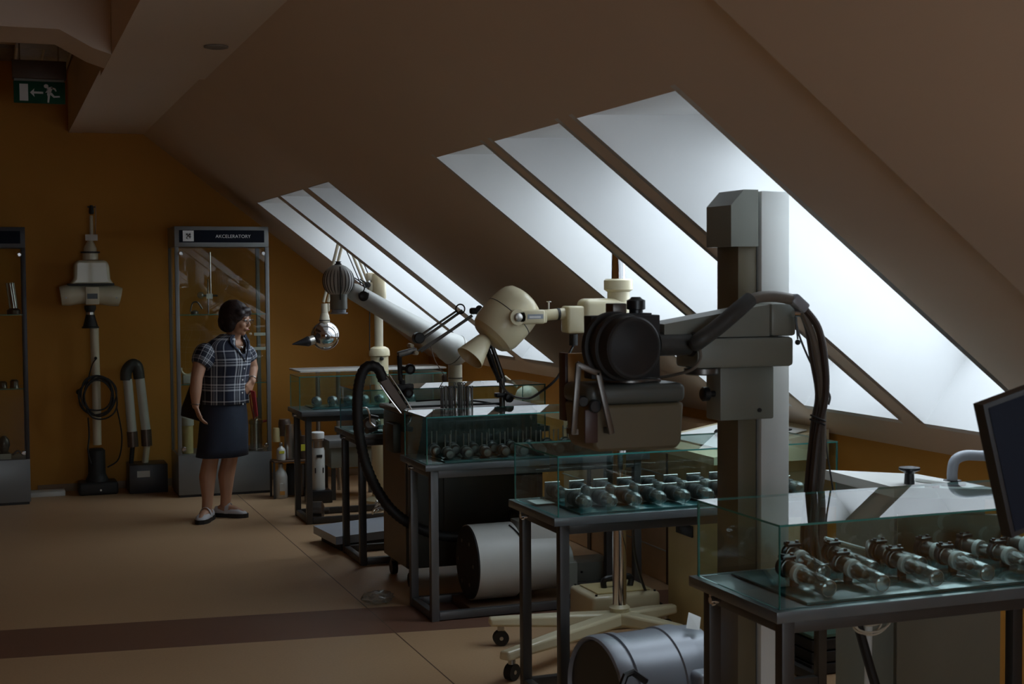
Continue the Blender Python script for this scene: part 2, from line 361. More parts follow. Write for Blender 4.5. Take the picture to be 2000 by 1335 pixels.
# ---------------------------------------------------------------- tables with glass cases
ORD = ['first', 'second', 'third', 'fourth', 'fifth', 'sixth', 'seventh', 'eighth']
ZT = .785
TABN = ['nearest', 'second', 'third', 'fourth', 'farthest']
def vitrine(k, xl, xr, y0, y1, zg, lm, gx0=None, gx1=None, gy=None):
    lb = 'grey museum table on steel legs, %s of the row counted from the camera' % ('the ' + TABN[k] if k in (0, 4) else TABN[k])
    t = root('display_table', ['nearest grey museum table with a row of big glass tubes on it',
        'grey museum table under the case of flanged tubes, second from the camera',
        'light-legged grey museum table standing before the dark machine',
        'grey museum table between the dark machine and the farthest table',
        'farthest grey museum table, near the gas bottles'][k], 'table', (xl, y0, 0), 'museum tables along the skylights')
    MB().box(xl, xr, y0, y1, ZT-.032, ZT, .003).out('slab', 'slab', t)
    for a in (xl+.035, xr-.075):
        for b in (y0+.03, y1-.07): MB().box(a, a+.04, b, b+.04, .0, ZT-.033, .003).out('leg', lm, t)
    for b in (y0+.03, y1-.07): MB().box(xl+.076, xr-.076, b+.002, b+.038, .005, .045, .003).out('bottom_rail', lm, t)
    for b in (y0+.03, y1-.07): MB().box(xl+.076, xr-.076, b+.004, b+.036, ZT-.072, ZT-.034, .003).out('top_rail', lm, t)
    for a in (xl+.035, xr-.075):
        MB().box(a+.002, a+.038, y0+.071, y1-.071, .005, .045, .003).out('side_rail', lm, t)
        MB().box(a+.002, a+.038, y0+.071, y1-.071, ZT-.072, ZT-.034, .003).out('side_rail', lm, t)
    m = MB(); m.cyl((xl+.045, y1-.13, ZT-.05), (xl+.005, y1-.13, ZT-.05), .011); m.cyl((xl+.012, y1-.13, ZT-.05), (xl+.012, y1-.14, ZT-.062), .006); m.cyl((xl+.004, y1-.13, ZT-.033), (xl+.02, y1-.13, ZT-.033), .006)
    m.out('lock', 'chrome', t)
    gx0 = gx0 if gx0 else xl+.02; gx1 = gx1 or xr-.01; gy0, gy1 = gy if gy else (y0+.015, y1-.015); g = .006; z0 = ZT+.001
    c = root('glass_case', ['clear glass case over the nearest row of large tubes', 'clear glass case over flanged tubes on the second table',
        'clear glass case over short tubes with upright pins', 'tall clear glass case on the fourth table, between machine and white tube arm',
        'clear glass case on the farthest table'][k], 'glass case', (gx0, gy0, z0), 'glass cases on the tables')
    def pane(a, b, c_, d, e, f, ax, nm='side_pane'):
        m = MB(); m.box(a, b, c_, d, e, f)
        o = m.out(nm, ['glass', 'edge'], c)
        for p in o.data.polygons:
            n = p.normal; p.material_index = 0 if abs(n[ax]) > .9 else 1
    pane(gx0, gx1, gy0, gy1, zg-g, zg, 2, 'top_pane')
    pane(gx0, gx1, gy0, gy0+g, z0, zg-g, 1); pane(gx0, gx1, gy1-g, gy1, z0, zg-g, 1)
    pane(gx0, gx0+g, gy0+g, gy1-g, z0, zg-g, 0); pane(gx1-g, gx1, gy0+g, gy1-g, z0, zg-g, 0)
    MB().box(gx0+.10, gx1-.03, gy0+.02, gy1-.03, z0, z0+.008, .001).out('base_plate', 'basegl', c)
    return t, c, z0+.008
vitrine(0, 1.98, 3.22, 3.31, 3.83, 1.020, 'leg', 2.0, 3.2, (3.33, 3.81))
vitrine(1, 1.98, 3.24, 4.93, 5.44, 1.020, 'leg', 2.0, 3.24, (4.94, 5.42))
vitrine(2, 1.965, 3.18, 6.58, 7.04, 1.020, 'legl', 1.975, 3.15, (6.59, 6.99))
vitrine(3, 1.97, 3.2, 8.04, 8.56, 1.045, 'leg', 1.98, 3.18, (8.05, 8.45))
vitrine(4, 1.97, 3.2, 9.55, 10.04, 1.020, 'leg', 1.985, 3.06, (9.69, 10.02))
MB().box(2.02, 2.10, 5.22, 5.33, .7935, .7945).out('card', 'paper', None, (2.02, 5.22, .7935)); tag(bpy.data.objects['card'], 'blank pale card lying in the second glass case', 'card')

ZB = ZT+.009
# large glass tubes of the nearest case
def big_tube(e, h, label, group):
    r = .026; e = V(e); h = V(h); d = (h-e).normalized(); L = (h-e).length
    t = root('vacuum_tube', label, 'vacuum tube', (e.x, e.y, ZB), group); zl = (ZB+r+.001)-e.z; o = e
    MB().lathe(o, d, [(.004, 0), (.018, .002), (r-.002, .006), (r, .013), (r, L*.60), (.023, L*.62)], 28).out('glass_bulb', 'tglass', t)
    MB().lathe(o, d, [(.002, L*.36), (.013, L*.38), (.013, L*.45), (.018, L*.48), (.020, L*.56), (.016, L*.60)], 20).out('electrode', 'dsteel', t)
    MB().ring(o+d*.006, d, r-.0025, .0013, 32, 6).out('glass_rim', 'steel', t)
    MB().lathe(o, d, [(r+.0005, L*.60), (r+.002, L*.605), (r+.002, L*.68), (r, L*.69)], 28).out('highlight_band', 'greyw', t)  # pale band paints the shiny sleeve's highlight as colour
    m = MB(); m.lathe(o, d, [(r-.002, L*.69), (r-.002, L*.86), (r+.001, L*.865), (r+.001, L*.90)], 28); m.out('metal_sleeve', 'dsteel', t)
    q = MB(); q.lathe(o, d, [(r+.002, L*.90), (r+.006, L*.91), (r+.006, L*.97), (.018, L)], 24)
    X = d.cross(V((0, 0, 1))).normalized(); Z = X.cross(d); c = o+d*L*.92
    q.cbox(c+Z*(r+.004), (.046, .03, .010), (X, d, Z), .002); q.cyl(c+X*.016+Z*r, c+X*.016+Z*(r+.015), .006, n=10); q.cyl(c-X*.016+Z*r, c-X*.016+Z*(r+.015), .006, n=10)
    q.out('black_socket', 'black', t)
    q = MB(); zc = o+d*L*.75; q.box(zc.x-.012, zc.x+.012, zc.y-.006, zc.y+.006, ZB+.0005, zc.z-r*.8); q.out('cradle', 'black', t)
    return t
fe = [(1622, 1162), (1727, 1153), (1832, 1145), (1931, 1139), (2034, 1131), (2135, 1123)]
be = [((1610, 1119), (1541, 1077)), ((1709, 1113), (1617, 1074)), ((1803, 1104), (1708, 1072)), ((1897, 1097), (1795, 1066)), ((1984, 1090), (1874, 1060)), ((2080, 1083), (1964, 1053))]
for i in range(6):
    x, y = fe[i]; e = PY(x, y, 3.362); h = PY(x-93, y-59, 3.60); e.z = max(e.z, ZB+.028)
    big_tube(e, h, 'thick glass tube in the nearest case, front row, %s from its left end' % ORD[i], 'large glass tubes, front row')
    (x, y), (x2, y2) = be[i]; e = PY(x, y, 3.57); h = PY(x2, y2, 3.785)
    big_tube(e, h, 'thick glass tube in the nearest case, back row, %s from its left end' % ORD[i], 'large glass tubes, back row')
print('tubes', e, h)
# flanged tubes of the second case
def flange_tube(loc, label, group):
    x, y, z = loc; t = root('flanged_tube', label, 'vacuum tube', loc, group); r = .027; zc = z+.034; o = V((x, y, zc)); d = V((0, 1, 0))
    MB().lathe(o, d, [(.003, 0), (.016, .002), (.024, .010), (r, .024), (r, .085), (r-.002, .088)], 24).out('glass_bulb', 'tglass', t)
    MB().lathe(o, d, [(.002, .03), (.013, .032), (.014, .055), (.010, .06), (.012, .085)], 16).out('electrode', 'steel', t)
    m = MB(); m.lathe(o, d, [(r, .088), (r+.003, .092), (r+.003, .125), (r+.001, .128), (r+.001, .150)], 24); m.out('dark_body', 'blackm', t)
    m = MB(); m.box(x-.034, x+.034, y+.150, y+.154, z+.001, z+.069, .0015, 1); 
    for sx in (-.026, .026):
        for sz in (.010, .060): m.cyl((x+sx, y+.149, z+sz), (x+sx, y+.146, z+sz), .005, n=8)
    m.out('square_flange', 'steel', t)
    MB().lathe(V((x, y+.155, zc)), d, [(.020, 0), (.018, .02), (.010, .026)], 16).out('socket', 'black', t)
    return t
f0 = flange_tube((2.135, 4.965, ZB), 'small tube with square flange, second case, front row, first from the left', 'flanged tubes, front row')
for i in range(1, 8): dup(f0, (2.135+.106*i, 4.965, ZB), 'small tube with square flange, second case, front row, %s from the left' % ORD[i])
for i in range(8):
    c = dup(f0, (2.135+.108*i, 5.185, ZB), 'small tube with square flange, second case, back row, %s from the left' % ORD[i]); c['group'] = 'flanged tubes, back row'
for i in range(8, 10):
    dup(f0, (2.135+.106*i, 4.965, ZB), 'small tube with square flange, second case, front row, %s from its right end' % ['second', 'last'][i-8])
# pinned tubes of the third case
def pin_tube(loc, label, group):
    x, y, z = loc; t = root('pinned_tube', label, 'vacuum tube', loc, group); r = .029; zc = z+r+.001; d = V((.18, .98, 0)).normalized(); o = V((x, y, zc))
    m = MB(); m.lathe(o, d, [(.004, 0), (.018, .002), (.026, .012), (r-.002, .03), (r-.002, .08)], 24); m.out('metal_bulb', 'dsteel', t)
    m = MB(); m.lathe(o, d, [(r-.002, .08), (r, .082), (r, .125), (.020, .14), (.012, .165)], 24); m.out('black_socket', 'black', t)
    m = MB(); c = o+d*.10
    for s in (-.013, .013): m.cyl(c+V((s, 0, r-.004)), c+V((s, 0, r+.062)), .0036, n=8)
    m.out('pin', 'steel', t); return t
p0 = pin_tube((2.11, 6.635, ZB), 'dark tube with two upright pins, third case, front row, first from the left', 'pinned tubes, front row')
for i in range(1, 8): dup(p0, (2.11+.098*i, 6.635, ZB), 'dark tube with two upright pins, third case, front row, %s from the left' % ORD[i])
for i in range(8):
    c = dup(p0, (2.09+.104*i, 6.80, ZB), 'dark tube with two upright pins, third case, back row, %s from the left' % ORD[i]); c['group'] = 'pinned tubes, back row'
# round bulbs in the two far cases
def bulb(loc, label, group, s=1.0):
    x, y, z = loc; t = root('round_bulb_tube', label, 'vacuum tube', loc, group); o = V((x, y, z+.040*s+.001)); d = V((.10, .99, 0))
    MB().lathe(o, d, [(.004, 0), (.018*s, .003), (.033*s, .018*s), (.039*s, .04*s), (.033*s, .065*s), (.022*s, .085*s), (.020*s, .10*s)], 20).out('glass_bulb', 'tglass', t)
    MB().lathe(o, d, [(.002, .02), (.018*s, .024), (.02*s, .05*s), (.010*s, .06*s), (.012*s, .10*s)], 14).out('electrode', 'steel', t)
    MB().lathe(o, d, [(.024*s, .10*s), (.026*s, .105*s), (.026*s, .15*s), (.016*s, .165*s)], 16).out('dark_socket', 'blackm', t)
    return t
b0 = bulb((2.12, 8.12, ZB), 'round glass bulb tube in the fourth case, front row, first from the left', 'bulb tubes in the fourth case')
for i in range(1, 8): dup(b0, (2.12+.125*i, 8.12, ZB), 'round glass bulb tube in the fourth case, front row, %s from the left' % ORD[i])
c0 = None
for i in range(7):
    c = dup(b0, (2.12+.115*i, 9.73, ZB), 'round glass bulb tube in the farthest case, %s from its left end' % ORD[i]); c['group'] = 'bulb tubes in the farthest case'
m = MB(); m.box(2.75, 3.1, 8.30, 8.42, ZB+.001, ZB+.11, .004); o = m.out('instrument_box', 'ivory', None, (2.75, 8.3, ZB)); tag(o, 'pale instrument box at the back of the fourth case', 'instrument')
m = MB(); m.box(2.35, 2.62, 8.31, 8.42, ZB+.001, ZB+.12, .004); m.box(2.40, 2.56, 8.305, 8.31, ZB+.03, ZB+.10); o = m.out('dark_meter_box', 'greyg', None, (2.35, 8.31, ZB)); tag(o, 'dark grey meter box behind the bulbs of the fourth case', 'meter')

# ---------------------------------------------------------------- x-ray column with jointed arm
CX, CY = 2.37, 4.20
t = root('xray_column', 'tall grey x-ray column with a jointed arm, behind the nearest table', 'x-ray stand', (CX, CY, 0))
lx, rx = PY(1446, 600, CY-.10).x, PY(1542, 600, CY-.10).x; bxs = PY(1487, 600, CY-.10).x; ztop = PY(1510, 373, CY-.1).z
MB().box(bxs, rx, CY-.10, CY+.08, .06, ztop, .004).out('column', 'greyw', t)
MB().box(bxs-.010, bxs, CY-.07, CY+.06, .06, ztop-.01).out('dark_slot', 'black', t)
MB().box(lx, bxs-.010, CY-.085, CY+.06, .06, ztop-.12, .003).out('guide_rail', 'box', t)
MB().box(CX-.28, CX+.3, CY-.14, CY+.14, .0, .058, .01).out('foot_plate', 'greyg', t)
a = PY(1428, 400, CY-.1); b = PY(1443, 376, CY-.1); zc = PY(1430, 481, CY-.1).z
MB().prism([(a.x, CY-.10, zc), (bxs-.012, CY-.10, zc), (bxs-.012, CY-.10, ztop+.004), (b.x+.02, CY-.10, ztop+.004), (a.x, CY-.10, a.z)], (0, .17, 0)).out('rail_cap', 'greyg', t)
# carriage, arms
cz0, cz1 = PY(1490, 818, CY-.2).z, PY(1490, 715, CY-.2).z; cxl, cxr = PY(1407, 760, CY-.2).x, PY(1512, 760, CY-.2).x
c = MB().box(cxl, cxr, CY-.20, CY-.101, cz0, cz1, .006).out('carriage', 'greyg', t)
MB().cyl((cxr-.055, CY-.204, cz0+.03), (cxr-.055, CY-.199, cz0+.03), .007, n=12).out('screw', 'blackm', c)
m = MB(); y = CY-.16; m.cyl((cxl, y, cz0+.085), (cxl-.022, y, cz0+.085), .010); m.lathe((cxl-.020, y, cz0+.085), (-1, 0, 0), [(.018, 0), (.023, .004), (.023, .022), (.018, .026)], 16); m.out('clamp_knob', 'black', c)
az0, az1 = cz1+.002, PY(1490, 657, CY-.2).z
xl = PY(1359, 690, CY-.25).x; xr = PY(1548, 690, CY-.25).x
m = MB(); m.box(xl, xr, CY-.26, CY-.105, az0, az1, .012); lo = m.out('lower_arm', 'greyg', t)
m = MB(); m.lathe((xl+.045, CY-.2, az0-.022), (0, 0, 1), [(.05, 0), (.055, .004), (.055, .020)], 24); m.out('bearing', 'dsteel', lo)
uz = az1+.003; pA = PY(1292, 655, CY-.22); pB = PY(1497, 594, CY-.22)
m = MB(); m.prism([(pA.x, CY-.24, uz), (pB.x, CY-.24, uz), (pB.x, CY-.24, pB.z), (PY(1466, 600, CY-.2).x, CY-.24, PY(1466, 598, CY-.2).z), (pA.x, CY-.24, uz+.045)], (0, .13, 0)); m.out('upper_arm', 'greyg', t)
MB().box(pB.x+.001, PY(1546, 600, CY-.22).x, CY-.25, CY-.103, uz, pB.z+.004, .010).out('arm_end_cap', 'greyg', t)
# x-ray head: square plate, cylinder, motor
HY = CY-.22
h = root('xray_head', 'black camera-like x-ray collimator held by the grey arm', 'x-ray head', PY(1215, 680, HY))
pl = [PY(1142, 618, HY), PY(1284, 735, HY)]
MB().box(PY(1140, 650, HY+.04).x, pl[1].x, HY-.02, HY+.04, pl[1].z, PY(1240, 615, HY).z, .003).out('square_housing', 'blackm', h)
pt = PY(1250, 679, HY-.15); rr = .097
m = MB(); m.lathe((pt.x-.035, HY-.02, pt.z), (0.12, -1, 0), [(rr+.01, 0), (rr+.01, .02), (rr-.004, .024), (rr-.004, .05), (rr+.006, .054), (rr+.006, .075), (rr-.002, .080), (rr-.002, .13), (rr-.008, .135)], 40); m.out('barrel', 'blackm', h)
m = MB(); m.lathe((pt.x-.019, HY-.15, pt.z), (0.12, -1, 0), [(rr-.012, 0), (rr-.015, .004), (.01, .012)], 40); m.out('front_lens', 'black', h)
p = PY(1288, 672, HY); q = PY(1345, 672, HY)
m = MB(); m.cyl((p.x-.01, HY+.0, p.z), (q.x, HY+.0, p.z), .037, n=28); m.out('motor', 'dsleeve', h)
m = MB(); m.lathe((q.x, HY, p.z), (1, 0, 0), [(.040, 0), (.042, .004), (.042, .012), (.03, .016), (.03, .024), (.038, .028), (.034, .04), (.024, .044)], 24); m.out('ribbed_ring', 'black', h)
a = PY(1187, 592, HY+.04); b = PY(1214, 617, HY+.04)
MB().box(a.x, b.x, HY+.0, HY+.06, b.z-.002, a.z, .004).out('bracket', 'dsteel', h)
a = PY(1245, 590, HY+.04)
m = MB(); z0 = PY(1240, 615, HY).z; m.box(a.x-.045, a.x+.03, HY+.0, HY+.06, z0, z0+.006); m.lathe((a.x-.01, HY+.03, z0), (0, 0, 1), [(.022, 0), (.022, .015), (.030, .018), (.030, .045), (.02, .05), (.014, .056)], 14); m.out('adjusting_knob', 'black', h)
# box hanging under the head
Bx0, Bx1 = PY(1124, 800, HY).x, PY(1310, 800, HY).x; zb0, zb1 = PY(1220, 876, HY-.05).z, PY(1220, 748, HY-.05).z
bx_ = root('control_box', 'brownish control box with grey lid hanging under the black x-ray head', 'control box', ((Bx0+Bx1)/2, HY, zb0))
zm = zb0+(zb1-zb0)*.70; e = .02
m = MB(); m.rings([[V((x, y, z)) for x, y in ((X0, HY-.10), (X1, HY-.10), (X1, HY+.10), (X0, HY+.10))] for X0, X1, z in ((Bx0+.032, Bx1-.028, zb0), (Bx0+.016, Bx1-.012, zb0+.02), (Bx0+.002, Bx1-.003, zm))])
o = m.out('body', 'box', bx_); bv = o.modifiers.new('soft', 'BEVEL'); bv.width = .01; bv.segments = 2
o = MB().box(Bx0-.002, Bx1+.003, HY-.105, HY+.105, zm, zb1, .022, 4).out('lid', 'boxlid', bx_)
m = MB(); xa = PY(1145, 800, HY-.1).x; 
m.box(xa-.008, xa+.035, HY-.109, HY-.10, zb0+.03, zm-.01, .004); m.out('side_panel', 'darkred', bx_)
m = MB(); zk = zm+.012
for dx, s in ((-.01, .017), (.03, .020)): m.lathe((xa+dx-.008, HY-.101, zk-.008*dx*50), (0, -1, 0), [(s-.004, 0), (s, .003), (s, .018), (s-.003, .021)], 18)
m.out('control_knob', 'black', bx_)
pts = [PY(1120, 843, HY-.14), PY(1130, 712, HY-.14), PY(1168, 729, HY-.14), PY(1194, 843, HY-.14)]
m = MB(); hw = .0085
for a, b in zip(pts[:-1], pts[1:]):
    d = (b-a).normalized(); X = V((0, 1, 0)); Z = d.cross(X); m.cbox((a+b)/2, ((b-a).length+.014, .012, .019), (d, X, Z), .004)
m.box(pts[0].x-.006, pts[0].x+.014, HY-.145, HY-.10, pts[0].z-.008, pts[0].z+.008); m.box(pts[3].x-.008, pts[3].x+.008, HY-.145, HY-.10, pts[3].z-.006, pts[3].z+.01)
m.out('bar_handle', 'dsteel', bx_)
m = MB(); m.box(PY(1205, 740, HY).x, PY(1275, 740, HY).x, HY-.06, HY+.06, zb1+.001, pl[1].z-.002, .003); m.lathe(((Bx0+Bx1)/2+.01, HY, zb1+.002), (0, 0, 1), [(.075, 0), (.075, .006)], 32); m.out('swivel_mount', 'dsteel', bx_)
# sleeve, clip and cable bundle along the arm
s = root('cable_bundle', 'thick cables running from the black x-ray head over the grey arm and hanging down', 'cables', PY(1545, 590, CY-.2))
y1 = CY-.29
P1 = [V((q.x+.035, HY, p.z)), PY(1362, 668, y1-.005), PY(1400, 640, y1-.01), PY(1440, 606, y1-.01), PY(1466, 584, y1)]
MB().tube(P1, [.020, .026, .026, .026, .024], 14).out('lower_sleeve', 'dsleeve', s)
MB().tube([PY(1464, 586, y1), PY(1485, 580, y1), PY(1515, 579, y1), PY(1545, 584, y1)], .018, 12).out('upper_sleeve', 'sleeve', s)
m = MB(); c = PY(1559, 592, y1); dd = (PY(1572, 605, y1)-PY(1545, 580, y1)).normalized(); m.cbox(c, (.062, .045, .036), (dd, V((0, 1, 0)), dd.cross(V((0, 1, 0)))), .008); m.out('metal_clip', 'bluegr', s)
cab = [[(1572, 603), (1598, 640), (1610, 700), (1612, 770), (1597, 850), (1586, 960), (1578, 1060), (1590, 1150)],
       [(1568, 608), (1588, 660), (1600, 720), (1606, 790), (1606, 850), (1604, 930), (1590, 1040), (1610, 1140)],
       [(1566, 606), (1578, 640), (1588, 700), (1599, 770), (1590, 830), (1578, 950), (1570, 1060), (1580, 1150)]]
for i, L in enumerate(cab): MB().tube([PY(x, y, y1+.012*i) for x, y in L], [.012]*2+[.0125]*6, 10).out('cable', 'sleeve' if i == 1 else 'brown', s)
MB().tube([PY(x, y, y1+.04) for x, y in [(1556, 600), (1557, 640), (1575, 690), (1600, 740), (1620, 770), (1618, 790)]], .0035, 8).out('thin_cord', 'dsleeve', s)
MB().tube([PY(x, y, y1+.04) for x, y in [(1612, 840), (1615, 880), (1628, 962)]], .003, 8).out('thin_cord', 'dsleeve', s)
m = MB(); m.tube([PY(1553, 612, y1), PY(1556, 640, y1), PY(1558, 662, y1)], .003, 8); m.sph(PY(1558, 668, y1), .009, 12, 8); m.out('tie_lever', 'black', s)
MB().cyl(PY(1549, 612, y1), PY(1560, 612, y1), .012, n=14).out('tie_screw', 'chrome', s)
for (x, y, x2, y2) in ((1583, 810, 1612, 822), (1582, 818, 1611, 829)): MB().cyl(PY(x, y, y1-.014), PY(x2, y2, y1-.014), .003, n=8).out('cable_tie', 'blackm', s)
m = MB(); m.tube([PY(1365, 676, y1), PY(1368, 700, y1), PY(1350, 722, y1), PY(1300, 735, y1+.1), PY(1270, 736, y1+.15)], .005, 8); m.out('thin_wire', 'sleeve', s)

# ---------------------------------------------------------------- dental x-ray unit on chrome post
DY = 5.98
d0 = PY(1207, 1210, DY); PXc = PY(1197, 500, DY).x; PXb = PY(1210, 1150, DY).x
t = root('dental_xray_stand', 'cream mobile x-ray stand on castors with a chrome post, by the second table', 'x-ray stand', (PXb, DY, 0))
px_ = PXb
MB().cyl((px_, DY, .12), (px_, DY, PY(1197, 474, DY).z), .033, n=28).out('chrome_post', 'chrome', t)
MB().cyl((px_, DY, PY(1197, 474, DY).z), (px_, DY, PY(1190, 468, DY).z+.004), .012, n=12).out('top_pin', 'blackm', t)
za, zb = PY(1200, 590, DY).z, PY(1200, 545, DY).z
m = MB(); m.lathe((px_, DY, za-.05), (0, 0, 1), [(.052, 0), (.052, .05+(zb-za)*.45), (.068, .05+(zb-za)*.55), (.068, .05+(zb-za)*.95), (.060, .05+(zb-za)*1.02), (.034, .05+(zb-za)*1.02)], 32); m.out('collar', 'cream', t)
# arm body: rounded elbow and tubes to the left
zc = PY(1150, 612, DY).z; zt = PY(1200, 582, DY).z; x0 = PY(1102, 612, DY).x; x1 = PY(1136, 612, DY).x
m = MB(); m.box(x1-.01, px_+.04, DY-.055, DY+.055, PY(1150, 640, DY).z, zt, .03, 4); m.out('arm_block', 'cream', t)
m = MB(); m.box(x0, x1, DY-.045, DY+.045, PY(1120, 650, DY).z, PY(1120, 597, DY).z, .012, 3); m.out('arm_knuckle', 'cream', t)
m = MB(); m.cyl(PY(1120, 652, DY), PY(1120, 674, DY), .02); m.out('socket', 'black', t)
xa = PY(1055, 612, DY).x; m = MB(); m.cyl((xa, DY, PY(1055, 616, DY).z), (x0, DY, PY(1102, 612, DY).z), .026, n=24); m.out('arm_tube', 'cream', t)
m = MB(); m.lathe(PY(1087, 613, DY), (1, 0, 0), [(.028, 0), (.028, .012)], 24); m.out('dark_ring', 'blackm', t)
m = MB(); m.lathe(PY(1072, 605, DY)+V((0, 0, .0)), (0, 0, 1), [(.004, 0), (.004, .035), (.012, .036), (.012, .040)], 12); m.out('lock_screw', 'steel', t)
fy = DY-.125; a = PY(1010, 619, fy); b = PY(1064, 618, fy)
m = MB(); m.box(a.x, b.x, fy-.012, fy+.012, a.z-.032, a.z+.032, .011, 3); m.lathe((a.x, fy-.012, a.z), (0, 1, 0), [(.036, 0), (.036, .026)], 28); m.cbox((b.x+.0, (fy+DY)/2, a.z), (.03, DY-fy, .06), None, .01); yk = m.out('yoke', 'cream', t)
MB().lathe((a.x, fy-.022, a.z), (0, 1, 0), [(.014, 0), (.019, .003), (.019, .010)], 20).out('pivot_screw', 'steel', yk)
MB().box(a.x+.045, b.x-.012, fy-.0135, fy-.0125, a.z-.009, a.z+.012).out('name_plate', 'bluegr', yk)
MB().box(a.x+.053, b.x-.024, fy-.0145, fy-.0137, a.z-.005, a.z+.004).out('plate_lettering', 'print', yk)
# head: squat rounded body on a tilted axis with cone
hc = PY(988, 620, DY); ax = (PY(1030, 590, DY)-PY(950, 560, DY)).normalized()
h = root('cream_tube_head', 'cream rounded x-ray tube head with a pointed cone, on the chrome-post stand', 'x-ray head', hc)
axis = (PY(994+67, 618-74, DY)-PY(994, 618, DY)).normalized(); o = PY(994, 618, DY)
m = MB(); m.lathe(o, axis, [(.01, -.146), (.055, -.144), (.085, -.136), (.106, -.116), (.116, -.085), (.1185, -.03), (.1185, -.002), (.1185, .002), (.117, .03), (.112, .065), (.104, .090), (.088, .110), (.06, .122), (.01, .127)], 48); m.out('housing', 'cream', h, angle=25)
MB().lathe(o, axis, [(.118, -.002), (.1195, -.0015), (.1195, .0015), (.118, .002)], 48).out('dark_seam', 'blackm', h)
ca = PY(943, 667, DY-.03); cb = PY(915, 702, DY-.05); cd_ = (cb-ca).normalized()
m = MB(); m.lathe(ca-cd_*.035, cd_, [(.01, 0), (.034, .02), (.039, .035), (.067, .135), (.063, .135), (.03, .03)], 32, cap=False); m.out('cone', 'cream', h)
# feet
zbs = .10
m = MB(); m.lathe((px_, DY, .075), (0, 0, 1), [(.06, 0), (.06, .03), (.045, .035), (.045, .07), (.05, .075), (.034, .09)], 24); m.out('base_hub', 'cream', t)
def leg(e, par):
    e = V(e); d = e-V((px_, DY, 0)); d.z = 0; L = d.length; d.normalize(); s = d.cross(V((0, 0, 1)))
    m = MB(); rs = []
    for u, w_, z0, z1 in ((.0, .05, .07, .13), (.5, .045, .08, .135), (1.0, .030, .095, .135)):
        c = V((px_, DY, 0))+d*L*u; rs.append([c+s*w_+V((0, 0, z0)), c-s*w_+V((0, 0, z0)), c-s*w_*.8+V((0, 0, z1)), c+s*w_*.8+V((0, 0, z1))])
    m.rings(rs); o = m.out('base_leg', 'cream', par); bv = o.modifiers.new('soft', 'BEVEL'); bv.width = .012; bv.segments = 3
    c = V((px_, DY, 0))+d*(L-.055)
    q = MB(); q.cyl(c+s*.018+V((0, 0, .036)), c-s*.018+V((0, 0, .036)), .036, n=24); q.out('castor_wheel', 'rubber', o)
    q = MB(); q.cyl(c+V((0, 0, .07)), c+V((0, 0, .10)), .016, n=12); q.cyl(c+s*.020+V((0, 0, .036)), c-s*.020+V((0, 0, .036)), .009, n=12); q.out('castor_fork', 'steel', o)
leg(PZ(955, 1215, .11), t); leg(PZ(984, 1283, .11), t); leg((px_+.30, DY+.02, 0), t); leg((px_+.14, DY-.36, 0), t)
# cord from the arm to the right-hand joint
m = MB(); m.tube([PY(1120, 674, DY), PY(1112, 690, DY-.02), PY(1090, 735, DY-.05), PY(1060, 762, DY), PY(1028, 778, DY+.3), PY(990, 765, DY+.8), PY(962, 720, 7.2), PY(948, 680, 7.2)], .006, 8); m.out('cord', 'black', t)
MB().tube([PY(1236, 1010, DY-.2), PY(1240, 1080, DY), PY(1262, 1155, DY+.2), PY(1293, 1180, DY+.2)], .007, 8).out('mains_cable', 'black', t)
# cream transformer on the foot
a = PZ(1145, 1228, 0)
tr = root('cream_transformer', 'cream transformer box with a black handle beside the chrome post', 'transformer', (2.86, 6.33, 0))
m = MB(); m.box(2.66, 3.02, 6.13, 6.43, .0, .17, .02, 3); m.out('housing', 'cream', tr)
MB().box(2.70, 2.98, 6.17, 6.39, .171, .178, .002).out('top_plate', 'creamd', tr)
m = MB(); m.tube([V((2.78, 6.27, .17)), V((2.78, 6.27, .215)), V((2.84, 6.27, .225)), V((2.92, 6.27, .222)), V((2.92, 6.27, .18))], .015, 10); m.out('handle', 'black', tr)
for x, y in ((2.685, 6.15), (2.995, 6.15), (2.685, 6.41), (2.995, 6.41)): MB().cyl((x, y, .165), (x, y, .176), .006, n=8).out('screw', 'blackm', tr)

# wooden cassette box hanging beside the control box
t = root('wooden_cassette', 'flat orange wooden box with dark edge hanging left of the brownish control box', 'cassette box', PY(1130, 790, HY+.16))
wy = HY+.13; a = PY(1109, 690, wy); b = PY(1172, 790, wy)
MB().box(a.x, b.x, wy, wy+.02, b.z, a.z, .002).out('face_panel', 'wood', t)
MB().box(PY(1103, 690, wy).x, a.x-.0005, wy-.004, wy+.05, PY(1103, 822, wy).z, a.z+.002, .002).out('edge_strip', 'darkred', t)
MB().box(b.x-.03, b.x+.02, wy+.005, wy+.018, a.z+.001, PY(1170, 660, wy).z, .002).out('hanger', 'dsteel', t)

# ---------------------------------------------------------------- dark machine behind the third table
t = root('dark_machine', 'dark green-grey machine on castors, ribbed black hose looping over its side', 'machine', (2.08, 7.35, 0))
MB().box(2.09, 2.86, 7.36, 7.84, .11, .955, .012, 3).out('body', 'mach', t)
MB().box(2.085, 2.089, 7.37, 7.83, .12, .86).out('side_panel', 'machb', t)
MB().box(2.07, 2.875, 7.34, 7.86, .956, .985, .010, 3).out('top', 'paddle', t)
MB().box(2.30, 2.82, 7.352, 7.359, .30, .80, .003).out('front_panel', 'mach', t)
for x, y in ((2.13, 7.41), (2.82, 7.41), (2.13, 7.79), (2.82, 7.79)):
    o = MB().cyl((x-.016, y, .041), (x+.016, y, .041), .040, n=24).out('castor_wheel', 'rubber', t)
    MB().cyl((x, y, .05), (x, y, .108), .018, n=12).out('castor_fork', 'dsteel', t)
m = MB(); m.box(2.04, 2.088, 7.45, 7.62, .74, .90, .008); hold = m.out('hose_holder_plate', 'mach', t)
